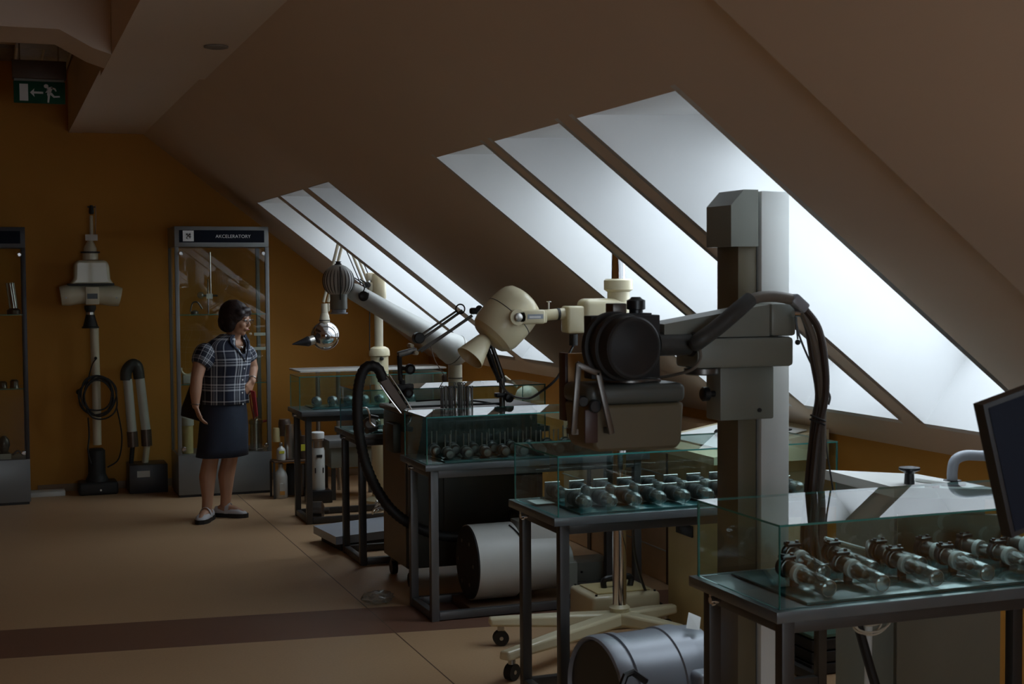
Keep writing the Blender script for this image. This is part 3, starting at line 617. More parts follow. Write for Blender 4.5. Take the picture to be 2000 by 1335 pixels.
# hose
hy = 7.30
pts = [(748, 742, 7.2), (740, 722, 7.2), (727, 714, 7.2), (712, 720, 7.2), (702, 745, 7.2), (698, 790, 7.2), (702, 850, 7.2), (716, 910, 7.2), (738, 958, 7.15), (770, 1000, 7.1), (820, 1032, 7.1), (880, 1048, 7.1), (940, 1042, 7.12), (985, 1022, 7.2), (1000, 1005, 7.3)]
P = [PY(*p) for p in pts]
S = []
for i in range(len(P)-1):
    a, b, c, d = P[max(i-1, 0)], P[i], P[i+1], P[min(i+2, len(P)-1)]
    n_ = max(4, int((c-b).length/.012))
    for k in range(n_):
        q = k/n_; S.append(.5*((2*b)+(c-a)*q+(2*a-5*b+4*c-d)*q*q+(3*b-a-3*c+d)*q**3))
S.append(P[-1])
MB().tube(S, [.026 if i % 2 else .0295 for i in range(len(S))], 14, smooth=False).out('ribbed_hose', 'rubber', t, angle=80)
# suction handle (paddle) on the hose end
a = PY(748, 738, 7.18); b = PY(790, 800, 7.18)
dd = (b-a).normalized(); W = dd.cross(V((0, 1, 0)))
m = MB(); m.prism([a+W*.030, a-W*.028, b-W*.020, b+W*.026], (0, .022, 0)); pd = m.out('suction_handle', 'paddle', t); bv = pd.modifiers.new('soft', 'BEVEL'); bv.width = .005
for o_, e_ in ((-.036, 0), (.034, .02)): MB().tube([a-W*o_+V((0, -.01, 0))+dd*e_, (a+b)/2-W*(o_*1.0)+V((0, -.012, 0)), b-W*(o_*.8)+V((0, -.01, 0))+dd*.05*(o_ < 0)], .004, 8).out('chrome_wire', 'chrome', pd)
m = MB(); m.tube([PY(707, 797, 7.25), PY(716, 796, 7.25), PY(722, 808, 7.25), PY(724, 824, 7.25), PY(732, 832, 7.25)], .005, 8); m.out('chrome_hook', 'chrome', t)
m = MB(); m.lathe(PY(722, 826, 7.35), (-.3, -1, 0), [(.035, 0), (.035, .03), (.02, .034), (.02, .05)], 16); m.cyl(PY(735, 835, 7.35), PY(716, 842, 7.28), .014, n=12); m.cyl(PY(737, 815, 7.35), PY(722, 812, 7.28), .010, n=12); m.out('hose_valve', 'dsteel', t)
# folding treatment arm on the machine: rail, column, twin arms
AY = 7.22
r_ = root('folding_arm_rail', 'black rail with twin-rod folding arm and column above the dark machine', 'folding arm', (2.30, AY, .986))
z = PY(900, 791, AY).z
m = MB(); m.cbox((PY(880, 791, AY+.02)+PY(880, 791, AY+.02))/2, (PY(987, 790, AY).x-PY(784, 797, AY).x, .03, .010), None, .002); m.out('rail', 'blackm', r_)
m = MB(); m.tube([PY(812, 783, AY+.15), PY(870, 780, AY+.15), PY(930, 783, AY+.10), PY(978, 790, AY+.02)], .005, 6); m.out('rear_rod', 'blackm', r_)
x = PY(982, 790, AY).x
m = MB(); m.cyl((x, AY+.01, .987), (x, AY+.01, PY(982, 738, AY).z), .016, n=16); m.out('column', 'dsteel', r_)
m = MB(); c = PY(982, 771, AY); m.cbox(c+V((0, .01, 0)), (.08, .05, .024), None, .005); m.lathe(PY(992, 776, AY-.02), (.3, -1, 0), [(.022, 0), (.026, .005), (.026, .02), (.020, .024)], 14); m.out('clamp_knob', 'black', r_)
a = PY(980, 745, AY); b = PY(955, 672, AY)
for s_ in (-.018, .018): MB().cyl(a+V((s_, s_*.6, 0)), b+V((s_, s_*.6, 0)), .0125, n=12).out('lower_rod', 'dsteel' if s_ > 0 else 'blackm', r_)
m = MB(); m.cbox(PY(951, 672, AY), (.05, .05, .05), None, .012); m.cyl(PY(935, 610, AY), PY(951, 672, AY), .015, n=12); m.cbox(PY(930, 607, AY), (.07, .05, .035), None, .012); m.cyl(PY(936, 603, AY-.05), PY(936, 603, AY+.05), .02, n=14); m.out('elbow_joint', 'black', r_)
for (x0, y0, x1, y1, rr_) in ((827, 660, 903, 606, .0075), (822, 654, 893, 606, .006), (822, 686, 922, 616, .0085), (815, 686, 915, 622, .006)):
    MB().cyl(PY(x0, y0, AY), PY(x1, y1, AY), rr_, n=10).out('arm_rod', 'dsteel', r_)
m = MB(); m.ring(PY(899, 603, AY-.03), (0, 1, 0), .025, .004); m.out('guide_ring', 'blackm', r_)
m = MB(); m.lathe(PY(820, 660, AY-.045), (0, 1, 0), [(.025, 0), (.03, .006), (.03, .05), (.025, .06)], 20); m.out('round_joint', 'black', r_)
m = MB(); a = PY(778, 692, AY); b = PY(812, 683, AY); m.cbox((a+b)/2+V((0, 0, 0)), (.105, .035, .030), ((b-a).normalized(), V((0, 1, 0)), (b-a).normalized().cross(V((0, 1, 0)))), .006); m.out('bracket', 'dsteel', r_)
for x, y in ((805, 675), (814, 689)): MB().lathe(PY(x, y, AY-.04), (0, 1, 0), [(.008, 0), (.012, .003), (.012, .06)], 16).out('pivot_screw', 'ivory', r_)
m = MB(); m.cyl(PY(780, 694, AY), PY(782, 742, AY), .013, n=14); m.cyl(PY(785, 742, AY), PY(786, 758, AY), .016, n=14); m.box(PY(772, 755, AY).x, PY(806, 755, AY).x, AY-.03, AY+.03, PY(790, 762, AY).z, PY(790, 749, AY).z, .008); m.out('hanging_tube', 'blackm', r_)
for x, y, rr_ in ((799, 720, .028), (796, 767, .026)):
    m = MB(); m.lathe(PY(x, y, AY-.03), (.15, -1, 0), [(rr_-.004, 0), (rr_, .005), (rr_, .02), (rr_-.005, .025), (rr_-.012, .02)], 18); m.cyl(PY(785, y-2, AY), PY(x, y, AY-.02), .010, n=10); m.out('star_knob', 'black', r_)
m = MB(); m.tube([PY(800, 790, AY), PY(778, 783, AY), PY(760, 786, AY)], .006, 8)
m.cyl(PY(786, 795, AY), PY(786, 768, AY), .012, n=12); m.out('foot_rod', 'blackm', r_)
# bundle of dental clips hanging on the rail
random.seed(7)
n_ = 0
for k in range(17):
    xk = 862+k*3.75; top = 757 if k not in (7, 9, 10, 11, 12) else 750; bot = 797 if k < 9 else 803
    dx = random.uniform(-1.5, 1.5); yy = AY-.035-.01*(k % 3)
    t2 = root('steel_clip', 'dark steel clip hanging on the black rail, one of a tight bunch', 'clip', PY(xk, top, yy), 'steel clips bunched on the rail')
    m = MB(); w2 = .0045
    p0, p1 = PY(xk+dx, top, yy), PY(xk, bot, yy)
    m.cbox((p0+p1)/2, (.0095, .006, (p0-p1).length), ((V((1, 0, 0))), V((0, 1, 0)), V((0, 0, 1))), .0015, 1)
    m.out('bar', 'chrome' if k in (8, 15) else 'dsteel', t2)
    m = MB(); m.ring(p0+V((0, 0, .003)), (0, 1, 0), .006, .0028, 12, 6); m.out('loop', 'dsteel', t2)

# ---------------------------------------------------------------- drums and boxes on the floor
t = root('white_drum', 'white metal drum with dark open end and square box, under the third table', 'drum', (2.4, 6.83, 0))
DYm = 6.80; c0 = PY(922, 1128, DYm-.0); R = .192; zc = R+.052
x0 = PY(915, 1128, DYm).x; x1 = PY(1002, 1128, DYm).x; x2 = PY(1085, 1128, DYm).x
m = MB(); m.lathe((x0, DYm, zc), (1, 0, 0), [(R-.02, .01), (R, 0), (R, x1-x0-.01), (R-.012, x1-x0)], 56); m.out('drum_body', 'drum', t)
m = MB(); m.lathe((x0-.012, DYm, zc), (1, 0, 0), [(.02, 0), (R-.03, 0), (R-.006, .006), (R-.004, .018)], 56); m.out('end_plate', 'blackm', t)
m = MB()
for k in range(6):
    q = k*math.pi/3; m.lathe((x0-.016, DYm+math.cos(q)*.12, zc+math.sin(q)*.12), (1, 0, 0), [(.010, 0), (.010, .006)], 8)
m.out('bolt', 'dsteel', t)
m = MB(); m.lathe((x1+.001, DYm, zc-.01), (1, 0, 0), [(R-.03, 0), (R-.035, (x2-x1)*.95), (R-.05, x2-x1)], 48); m.out('rear_drum', 'drum', t)
MB().box(x1+.03, x2+.005, DYm-.10, DYm+.12, zc+.02, zc+R-.0, .006).out('square_box', 'drum', t)
m = MB(); m.lathe((x2+.003, DYm, zc-.03), (1, 0, 0), [(.12, 0), (.12, .03), (.10, .032), (.10, .06)], 32); m.box(x2+.02, x2+.07, DYm-.13, DYm-.08, zc-.18, zc-.02); m.out('flange', 'greyg', t)
MB().tube([V((x1-.04, DYm-R*.3, zc+R*.98)), V((x1-.01, DYm-R*.7, zc+R*.75)), V((x1+.02, DYm-R*.9, zc+R*.3))], .004, 6).out('strap', 'black', t)
MB().box(x0-.04, x2+.10, DYm-.14, DYm+.155, .0, .045, .004).out('pallet_board', 'woodd', t)
# silver drum in front
t = root('silver_drum', 'silver-grey ribbed drum with a black open mouth on the floor behind the nearest table', 'drum', (2.05, 4.6, 0))
DYn = 4.58; R = .205; zc = R+.004
x0 = PY(1160, 1300, DYn).x; x1 = PY(1372, 1300, DYn).x
m = MB(); Ln = x1-x0; m.lathe((x0, DYn, zc), (1, .12, 0), [(R-.03, .05), (R-.012, .0), (R-.004, .006), (R, .02), (R, .06), (R-.008, .063), (R-.008, .075), (R, .078), (R, .10), (R-.006, .103), (R-.006, Ln*.62), (R, Ln*.63), (R, Ln*.80), (R-.006, Ln*.81), (R-.012, Ln), (.02, Ln+.01)], 64); m.out('drum_body', 'drum2', t)
m = MB(); m.lathe((x0+.01, DYn, zc), (1, .12, 0), [(.01, .035), (R-.03, .03), (R-.02, .004)], 48); m.out('mouth', 'black', t)
m = MB(); m.box(x1-.13, x1+.01, DYn-R-.02, DYn-R*.4, .06, .30, .02, 3); m.out('side_housing', 'drum2', t)
m = MB(); m.tube([PY(1212, 1345, DYn-R-.05), PY(1222, 1318, DYn-R-.05), PY(1236, 1312, DYn-R-.05), PY(1262, 1330, DYn-R-.05)], .012, 8, smooth=False); m.out('black_handle', 'black', t)
a = PY(1341, 1226, DYn-.03); b = PY(1368, 1196, DYn-.03)
m = MB(); m.prism([PY(1340, 1226, DYn-.04), PY(1366, 1230, DYn-.04), PY(1369, 1205, DYn+.0), PY(1345, 1195, DYn+.0)], (.001, .002, .0)); o = m.out('info_card', 'paper', None, PY(1340, 1226, DYn-.04)); tag(o, 'small pale card standing on top of the silver-grey drum', 'card')
# grey case under table
m = MB(); m.box(2.70, 3.06, 7.05, 7.3, .0, .235, .008); 
t = root('grey_case', 'grey metal case on the floor, right of the white drum', 'case', (2.75, 6.9, 0))
ca, cb = PY(1110, 1165, 7.07), PY(1196, 1092, 7.07)
m.bm.free(); m = MB(); m.box(ca.x, cb.x, 7.05, 7.25, .001, cb.z, .006); m.out('body', 'greyg', t)
q = MB()
for xx in (ca.x+.07, cb.x-.05): q.cyl((xx, 7.051, cb.z-.05), (xx, 7.044, cb.z-.05), .006, n=8)
q.out('screw', 'black', t)
m = MB(); m.sph((2.95, 6.62, .035), .034, sc=(1, 1, .9)); o = m.out('plastic_ball', 'blue', None, (2.95, 6.62, 0)); tag(o, 'small blue plastic ball on the floor left of the cream transformer', 'ball')
# cream-yellow control desk behind the second table
t = root('control_desk', 'cream-yellow control cabinet with a sloping desk top and small black window', 'control cabinet', (3.07, 5.6, 0))
MB().box(3.07, 3.52, 5.60, 6.16, .0, .86, .010).out('body', 'creamd', t)
MB().box(3.25, 3.50, 5.592, 5.599, .06, .80, .003).out('front_door', 'cream', t)
MB().prism([(2.97, 5.50, .865), (3.56, 5.50, .865), (3.56, 5.50, 1.0), (2.97, 5.50, .90)], (0, .72, 0)).out('desk_top', 'cream', t)
m = MB(); mk = lambda u: .902+(u-2.97)*.1/.59
m.prism([(3.06, 5.56, mk(3.06)+.003), (3.48, 5.56, mk(3.48)+.003), (3.48, 6.14, mk(3.48)+.003), (3.06, 6.14, mk(3.06)+.003)], (0, 0, .004)); m.out('control_panel', 'greyw', t)
m = MB(); m.prism([(3.30, 5.62, mk(3.30)+.009), (3.44, 5.62, mk(3.44)+.009), (3.44, 6.0, mk(3.44)+.009), (3.30, 6.0, mk(3.30)+.009)], (0, 0, .004)); m.out('dark_scale', 'black', t)
for y_ in (5.70, 5.86): MB().lathe((3.2, y_, mk(3.2)+.008), (0, 0, 1), [(.03, 0), (.032, .02), (.024, .03)], 16).out('knob', 'black', t)
w0, w1 = PX(1322, 1016, 3.069), PX(1354, 1050, 3.069)
MB().box(3.062, 3.069, w1.y, w0.y, w1.z, w0.z, .002).out('black_window', 'black', t)
# white-topped console near the knee wall, behind the nearest table
t = root('white_top_console', 'white-topped grey console with black knob and bent grey pipe, by the right wall', 'console', (3.05, 4.45, 0))
A, B_, C_, D_ = (PZ(1611, 917, .985), PZ(1746, 951, .985), PZ(1955, 955, .985), PZ(1790, 925, .985))
print('console', A, B_, C_, D_)
m = MB(); m.prism([A, B_, C_, D_], (0, 0, -.035)); tp = m.out('top', 'drum', t)
m = MB(); k = .02; m.prism([V((A.x+.03, A.y-.03, .0)), V((B_.x+.03, B_.y+.04, .0)), V((C_.x-.04, C_.y+.03, .0)), V((D_.x-.03, D_.y-.03, .0))], (0, 0, .949)); m.out('body', 'greyg', t)
nb = V((B_.y-C_.y, C_.x-B_.x, 0)).normalized(); nb = nb if nb.y < 0 else -nb; fa, fb = B_+(C_-B_)*.03+nb*.03, C_+nb*.012
m = MB(); m.prism([V((fa.x, fa.y, .16)), V((fb.x, fb.y, .16)), V((fb.x, fb.y, .90)), V((fa.x, fa.y, .90))], -nb*.025); m.out('brown_front_cover', 'box', t)
m = MB(); m.lathe((PY(1895, 1300, B_.y-.1).x, B_.y-.10, .0), (0, 0, 1), [(.12, 0), (.13, .02), (.13, .10), (.09, .14), (.02, .15)], 28); m.out('black_foot', 'black', t)
kp = PZ(1776, 944, .986); m = MB(); m.lathe(kp, (0, 0, 1), [(.018, 0), (.016, .035), (.020, .04), (.036, .048), (.036, .056), (.01, .06)], 16); m.out('black_knob', 'black', t)
p0 = PZ(1860, 946, .986); y_ = p0.y
m = MB(); m.lathe(p0, (0, 0, 1), [(.045, 0), (.045, .006), (.03, .01), (.03, .016)], 20); m.out('pipe_flange', 'black', t)
m = MB(); m.tube([p0+V((0, 0, .01)), p0+V((0, 0, .05)), p0+V((.012, -.0, .083)), p0+V((.05, -.005, .098)), p0+V((.12, -.02, .095)), p0+V((.32, -.06, .09))], .018, 16); m.out('bent_pipe', 'bluegr', t)
a = PZ(1752, 946, .987); b = PZ(1850, 946, .987)
m = MB(); m.cyl(PZ(1790, 936, .992), PZ(1855, 945, .992), .009, n=10); m.out('rim_bar', 'greyw', t)
a = PZ(1806, 948, .996); b = PZ(1822, 949, .996); c = PZ(1834, 950, .996)
o = MB().cyl(a, b, .006, n=10).out('marker_pen', 'ivory', None, a); tag(o, 'pale pen with a red end lying on the white-topped console', 'pen'); MB().cyl(b+(c-b)*.03, c, .0062, n=10).out('cap', 'red', o)
# things below: books, green board, coil of cable
for i, (w_, h_) in enumerate(((.20, .022), (.22, .03), (.21, .025), (.19, .028))):
    z0 = [.0, .023, .054, .080][i]
    o = root('old_book', 'old brown book in the floor pile behind the nearest table, %s from the bottom' % ORD[i], 'book', (2.84, 5.15, z0), 'pile of old books')
    xo = 2.84+.012*(i % 2); MB().box(xo, xo+w_, 5.15+.01*i, 5.33+.01*i, z0, z0+h_, .002, 1).out('cover', 'woodd', o); MB().box(xo-.001, xo+w_-.012, 5.149+.01*i, 5.325+.01*i, z0+.004, z0+h_-.004).out('pages', 'carton', o)
t = root('dark_crate', 'low dark crate topped with a green board, behind the nearest table', 'crate', (3.12, 5.1, 0))
for k in range(3): MB().box(3.22, 3.56, 5.10, 5.42, .005+.052*k, .050+.052*k, .003, 1).out('plank', 'blackm', t)
MB().box(3.22, 3.56, 5.10, 5.42, .162, .176, .002).out('green_board', 'greenb', t)
o = MB().box(3.25, 3.5, 5.45, 5.585, .0, .27, .004).out('wooden_box', 'wood', None, (3.2, 5.45, 0)); tag(o, 'small orange wooden box behind the green-topped crate', 'box')
t = root('cable_coil', 'coil of thin cream cable hanging under the nearest table', 'cable', PY(1700, 1190, 3.55))
ct = PY(1697, 1205, 3.55)
for k, (dx, dz, rx_, rz_) in enumerate(((0, -.005, .065, .035), (.005, .008, .055, .030), (-.005, -.018, .050, .030), (.02, -.012, .060, .045), (.0, .02, .05, .025))):
    P = [ct+V((dx+rx_*math.cos(a_), .01*k-.02, dz+rz_*math.sin(a_))) for a_ in [math.pi*2*i/14 for i in range(15)]]
    MB().tube(P, .0032, 7, 3).out('cable_loop', 'cablew', t)
MB().cyl(ct+V((0, 0, .03)), V((ct.x, 3.55, ZT-.034)), .003, n=8).out('hanging_tie', 'cablew', t)
# dark strap / belt leaning below
MB().tube([PY(1668, 1190, 3.9), PY(1690, 1270, 3.9), PY(1712, 1345, 3.9)], .016, 10).out('slanting_hose', 'rubber', None, PY(1690, 1345, 3.9)); tag(bpy.data.objects['slanting_hose'], 'dark hose slanting down below the nearest table', 'hose')
# ring handwheel standing behind the nearest case
t = root('hand_wheel', 'dark grey ring wheel on a pale lever behind the nearest glass case', 'wheel', PY(1700, 1075, 4.02))
c = PY(1700, 1088, 4.02); m = MB(); m.ring(c, (.75, -.66, .1), .05, .010, 32, 8); m.out('rim', 'dsteel', t)
m = MB()
for a_ in range(3): u = V((.66, .75, 0))*math.cos(a_*2.1)+V((0, 0, 1))*math.sin(a_*2.1); m.cyl(c, c+u*.048, .005, n=8)
m.out('spoke', 'dsteel', t)
m = MB(); m.cyl(PY(1611, 1050, 4.02), PY(1690, 1072, 4.02), .006, n=10); m.cyl(c, V((c.x, c.y+.02, .0)), .012, n=12); m.out('lever', 'greyw', t)
# black tilted screen at the right edge
t = root('black_screen', 'tilted black flat screen at the right edge, in front of the nearest case', 'screen', (2.35, 2.62, 0))
SY = 2.62; a = PY(1920, 790, SY); b = PY(1976, 1050, SY); dn_ = (b-a).normalized(); X = V((-dn_.z, 0, dn_.x)); X = X if X.x > 0 else -X
m = MB(); m.prism([a, b, b+X*.50, a+X*.50], (0, .035, 0)); m.out('housing', 'black', t)
m = MB(); e = .012; m.prism([a+X*e+dn_*e-V((0, .0015, 0)), b+X*e-dn_*e-V((0, .0015, 0)), b+X*(.5-e)-dn_*e-V((0, .0015, 0)), a+X*(.5-e)+dn_*e-V((0, .0015, 0))], (0, .001, 0)); m.out('display', 'header', t)
cm = (a+b)/2+X*.25; MB().cyl((cm.x, SY+.06, .03), (cm.x, SY+.06, cm.z), .025, n=20).out('stand_pole', 'black', t)
MB().lathe((cm.x, SY+.06, 0), (0, 0, 1), [(.2, 0), (.2, .015), (.03, .03)], 32).out('stand_base', 'black', t)
m = MB(); m.cyl((cm.x, SY+.036, cm.z), (cm.x, SY+.06, cm.z), .03, n=16); m.out('mount', 'black', t)
# ---------------------------------------------------------------- white tube arm with slotted sphere
WY_ = 8.92
t = root('white_tube_arm', 'white tube arm on a pedestal ending in a ball with dark slots', 'x-ray apparatus', PY(890, 820, WY_))
xb = PY(889, 720, WY_).x; zt = PY(889, 712, WY_).z
MB().cyl((xb, WY_, .05), (xb, WY_, zt), .047, n=28).out('pedestal_column', 'ivory', t)
MB().lathe((xb, WY_, 0), (0, 0, 1), [(.20, 0), (.20, .03), (.12, .05), (.06, .14), (.047, .18)], 36).out('pedestal_foot', 'ivory', t)
ec = PY(887, 683, WY_); MB().sph(ec, .106, 28, 16).out('elbow', 'drum', t)
a = ec; b = PY(668, 556, WY_-.25)
L1 = (b-a).length; m = MB(); m.lathe(a, b-a, [(.100, 0), (.100, L1*.06), (.082, L1*.11), (.062, L1*.6), (.056, L1*.9), (.045, L1*.93)], 32); m.out('tube_arm', 'drum', t)
m = MB(); m.ring(PY(887, 683, WY_), (b-a), .1045, .004, 40, 6); m.out('joint_seam', 'dsteel', t)
MB().lathe((xb, WY_, zt-.09), (0, 0, 1), [(.049, 0), (.049, .006)], 28).out('column_band', 'dsteel', t)
bc = PY(661, 548, WY_-.28); rb = .098
m = MB(); m.sph(bc, rb, 36, 18, sc=(1, 1, 1.05)); ball = m.out('ball_housing', 'drum', t)
sl = None
for k in range(24):     # dark vertical slots standing slightly proud as ribs of shadowed grille
    a_ = 2*math.pi*k/24; P = []
    for j in range(9):
        ph = -.95+1.75*j/8; P.append(bc+V((math.cos(a_)*math.cos(ph), math.sin(a_)*math.cos(ph), math.sin(ph)*1.05))*(rb-.0005))
    MB().tube(P, [.0005, .0022, .003, .003, .003, .003, .003, .0022, .0005], 6, 2).out('slot', 'blackm', t)
m = MB(); m.lathe(bc-V((0, 0, rb*1.02)), (0, 0, -1), [(.055, -.02), (.053, .03), (.053, .075), (.046, .08)], 28); m.out('lower_sleeve', 'greyg', t)
m = MB(); m.lathe(bc-V((0, 0, rb*1.02+.08)), (0, 0, -1), [(.045, 0), (.045, .018), (.055, .02), (.055, .027), (.04, .028)], 28); m.out('glass_window', 'bluegr', t)
m = MB(); m.lathe(bc+V((0, 0, rb*1.05-.006)), (0, 0, 1), [(.02, 0), (.022, .008), (.016, .012), (.016, .02), (.022, .024)], 16); m.cyl(bc+V((-.012, -rb-.001, rb*.9)), bc+V((-.012, -rb-.001, -rb*1.2)), .004, n=8); m.out('top_fitting', 'black', t)
m = MB(); m.cyl(PY(700, 575, WY_-.35), PY(720, 574, WY_-.35), .01, n=10); m.lathe(PY(709, 578, WY_-.36), (0, -1, 0), [(.028, 0), (.032, .006), (.032, .016), (.026, .02)], 18); m.tube([PY(692, 542, WY_-.4), PY(708, 553, WY_-.4), PY(712, 562, WY_-.38), PY(708, 572, WY_-.37)], .004, 6); m.out('black_knob', 'black', t)
m = MB(); m.tube([PY(840, 668, WY_-.1), PY(848, 700, WY_-.1), PY(866, 730, WY_-.05), PY(872, 738, WY_)], .003, 6); m.lathe(PY(868, 730, WY_-.02), (0, 0, -1), [(.008, 0), (.018, .01), (.018, .04), (.01, .055)], 12); m.out('pull_cord', 'paddle', t)

# ---------------------------------------------------------------- cream pillar with balanced arm and chrome ball head
CYp = 10.35
t = root('cream_pillar_arm', 'cream pillar with a balanced folding arm rising into the far skylight', 'x-ray stand', PY(740, 880, CYp))
def cy(m, x, y0, y1, r): a = PY(x, y0, CYp); m.cyl((a.x, CYp, a.z), (a.x, CYp, PY(x, y1, CYp).z), r, n=24)
m = MB(); cy(m, 740, 676, 536, .033); o = m.out('upper_column', 'ivory', t)
m = MB(); a = PY(739, 583, CYp); m.lathe((a.x, CYp, a.z), (0, 0, 1), [(.058, 0), (.060, .005), (.060, .17), (.054, .19), (.035, .2)], 28); m.out('top_sleeve', 'cream', t)
m = MB(); a = PY(741, 695, CYp); m.lathe((a.x, CYp, a.z), (0, 0, 1), [(.076, 0), (.080, .006), (.078, .04), (.068, .06), (.045, .072), (.033, .074)], 32); m.out('cap', 'cream', t)
m = MB(); m.cyl((a.x, CYp, .03), (a.x, CYp, a.z-.002), .068, n=28); m.out('lower_column', 'cream', t)
MB().lathe((a.x, CYp, 0), (0, 0, 1), [(.12, 0), (.12, .02), (.09, .04), (.07, .05)], 32).out('foot', 'cream', t)
m = MB(); m.lathe(PY(745, 700, CYp-.07), (0, -1, 0), [(.014, 0), (.014, .02), (.009, .03)], 12); m.out('lock_knob', 'black', t)
m = MB(); m.cbox(PY(724, 560, CYp), (.05, .06, .07), None, .01); m.cbox(PY(722, 540, CYp), (.05, .05, .06), None, .01); m.out('arm_bracket', 'ivory', t)
el = PY(672, 445, CYp); pv = PY(716, 556, CYp); hd = PY(636, 600, CYp)
for dx in (-.016, .018):
    MB().cyl(pv+V((dx, 0, 0)), el+V((dx, 0, .0)), .0095, n=12).out('upper_bar', 'ivory', t)
    MB().cyl(hd+V((dx, 0, .04)), el+V((dx, 0, .0)), .0115, n=12).out('lower_bar', 'ivory', t)
MB().cyl(pv+V((-.045, -.01, 0)), el+V((-.045, -.01, -.03)), .004, n=8).out('tension_rod', 'blackm', t)
MB().cyl(pv+V((.045, -.01, 0)), el+V((.045, -.01, -.03)), .004, n=8).out('tension_rod', 'blackm', t)
MB().cyl(el+V((0, -.03, 0)), el+V((0, .03, 0)), .035, n=20).out('elbow_joint', 'ivory', t)
m = MB(); m.cyl(pv+V((0, -.04, 0)), pv+V((0, .04, 0)), .022, n=16); m.tube([PY(703, 545, CYp-.04), pv+V((0, -.04, 0)), PY(706, 565, CYp-.04)], .006, 6); m.out('pivot', 'blackm', t)
MB().tube([PY(722, 590, CYp), PY(722, 640, CYp), PY(722, 690, CYp)], .004, 6).out('thin_cable', 'blackm', t)
h = root('chrome_ball_head', 'round chrome x-ray head with a pointed black cone', 'x-ray head', PY(635, 655, CYp))
c = PY(635, 655, CYp)
MB().sph(c, .108, 40, 24).out('chrome_ball', 'chrome', h)
m = MB(); m.lathe(PY(634, 624, CYp), (0, 0, 1), [(.038, -.02), (.040, .0), (.038, .008), (.036, .012), (.034, .03), (.026, .05)], 24); m.out('neck_ring', 'ivory', h)
m = MB(); m.lathe(PY(634, 616, CYp), (0, 0, 1), [(.026, 0), (.026, .075), (.022, .09)], 20); m.cbox(PY(634, 600, CYp)+V((.03, 0, 0)), (.012, .03, .06), None, .003); m.out('yoke', 'ivory', h)
m = MB(); m.lathe(PY(634, 626, CYp), (0, 0, 1), [(.041, 0), (.041, .006)], 24); m.out('dark_ring', 'blackm', h)
ca = PY(612, 663, CYp-.04); cb = PY(603, 666, CYp-.05); ce = PY(571, 672, CYp-.08)
m = MB(); m.lathe(ca, cb-ca, [(.036, 0), (.036, (cb-ca).length)], 24); m.out('cone_mount', 'steel', h)
m = MB(); m.lathe(cb, ce-cb, [(.036, 0), (.038, .01), (.032, .025), (.004, (ce-cb).length)], 24); m.out('black_cone', 'black', h)
for x, y, r_2 in ((620, 656, .022), (619, 668, .016), (640, 657, .014)):
    p = PY(x, y, CYp-.09); u = (p-c).normalized(); MB().lathe(c+u*.104, u, [(r_2, 0), (r_2, .007), (r_2-.004, .009)], 16).out('dial', 'dsteel', h)

# ---------------------------------------------------------------- couch with white top behind the farthest table
t = root('white_couch_top', 'long white-topped couch on posts behind the farthest table', 'couch', (2.05, 10.5, 0))
qy = 10.98; a = PY(585, 730, qy); b = PY(873, 716, qy)
MB().box(a.x, b.x, qy, qy+.42, a.z+.01, b.z, .012, 3).out('top', 'drum', t)
for xx in (626, 666, 860): p = PY(xx, 745, qy); MB().cyl((p.x, qy+.1, .0), (p.x, qy+.1, a.z+.009), .018, n=14).out('post', 'steel', t)
MB().box(PY(792, 745, qy).x, b.x-.02, qy+.02, qy+.4, .3, a.z+.008, .01).out('side_cabinet', 'paddle', t)
# white dome behind the fourth case
t = root('white_lamp_dome', 'white rounded lamp dome behind the right end of the fourth case', 'lamp', PY(1045, 770, 8.8))
c = PY(1030, 765, 8.8); m = MB(); m.lathe(c-V((0, 0, .05)), (0, 0, 1), [(.085, 0), (.082, .03), (.066, .065), (.035, .088), (.005, .094)], 32, cap=True); m.out('dome', 'ivory', t)
MB().cyl((c.x, 8.8, 0.02), (c.x, 8.8, c.z-.051), .02, n=14).out('stem', 'ivory', t); MB().lathe((c.x, 8.8, 0), (0, 0, 1), [(.13, 0), (.13, .015), (.02, .03)], 28).out('base', 'ivory', t)
m = MB(); m.cyl(PY(985, 735, 8.8), PY(1010, 755, 8.8), .012, n=10); m.out('side_arm', 'ivory', t)
# things under the fourth table
t = root('ribbed_heater', 'small white ribbed block under the right end of the fourth table', 'ribbed block', PY(1028, 872, 8.3))
a, b = PY(1007, 874, 8.2), PY(1051, 843, 8.2)
MB().box(a.x, b.x, 8.22, 8.3, a.z, b.z, .003).out('core', 'ivory', t)
for k in range(9): xx = a.x+(b.x-a.x)*(k+.5)/9; MB().box(xx-.004, xx+.004, 8.20, 8.219, a.z, b.z, .001, 1).out('rib', 'ivory', t)
z = a.z-.001
s_ = root('lower_rack', 'dark rack below the fourth table carrying the white ribbed block', 'rack', (2.75, 8.2, 0))
MB().box(2.62, 3.12, 8.16, 8.44, z-.02, z, .003).out('shelf', 'leg', s_)
for xx in (2.63, 3.09): MB().box(xx, xx+.02, 8.28, 8.30, 0, z-.021).out('leg', 'leg', s_)
# carton wrapped crate at the knee wall
t = root('wrapped_carton', 'large flat tan carton wrapped in shiny film, leaning on the low right wall', 'carton', (3.5, 6.4, 0))
MB().box(3.46, 3.57, 6.30, 8.45, .002, .93, .006).out('carton', 'carton', t)
for zz in (.18, .42, .60, .72, .84): MB().box(3.456, 3.459, 6.29, 8.46, zz, zz+.008, .0008, 1).out('film_band', 'paper', t)
for yy in (6.9, 7.5, 8.0): MB().box(3.4545, 3.4585, yy, yy+.05, .002, .935).out('tape_strip', 'woodd', t)
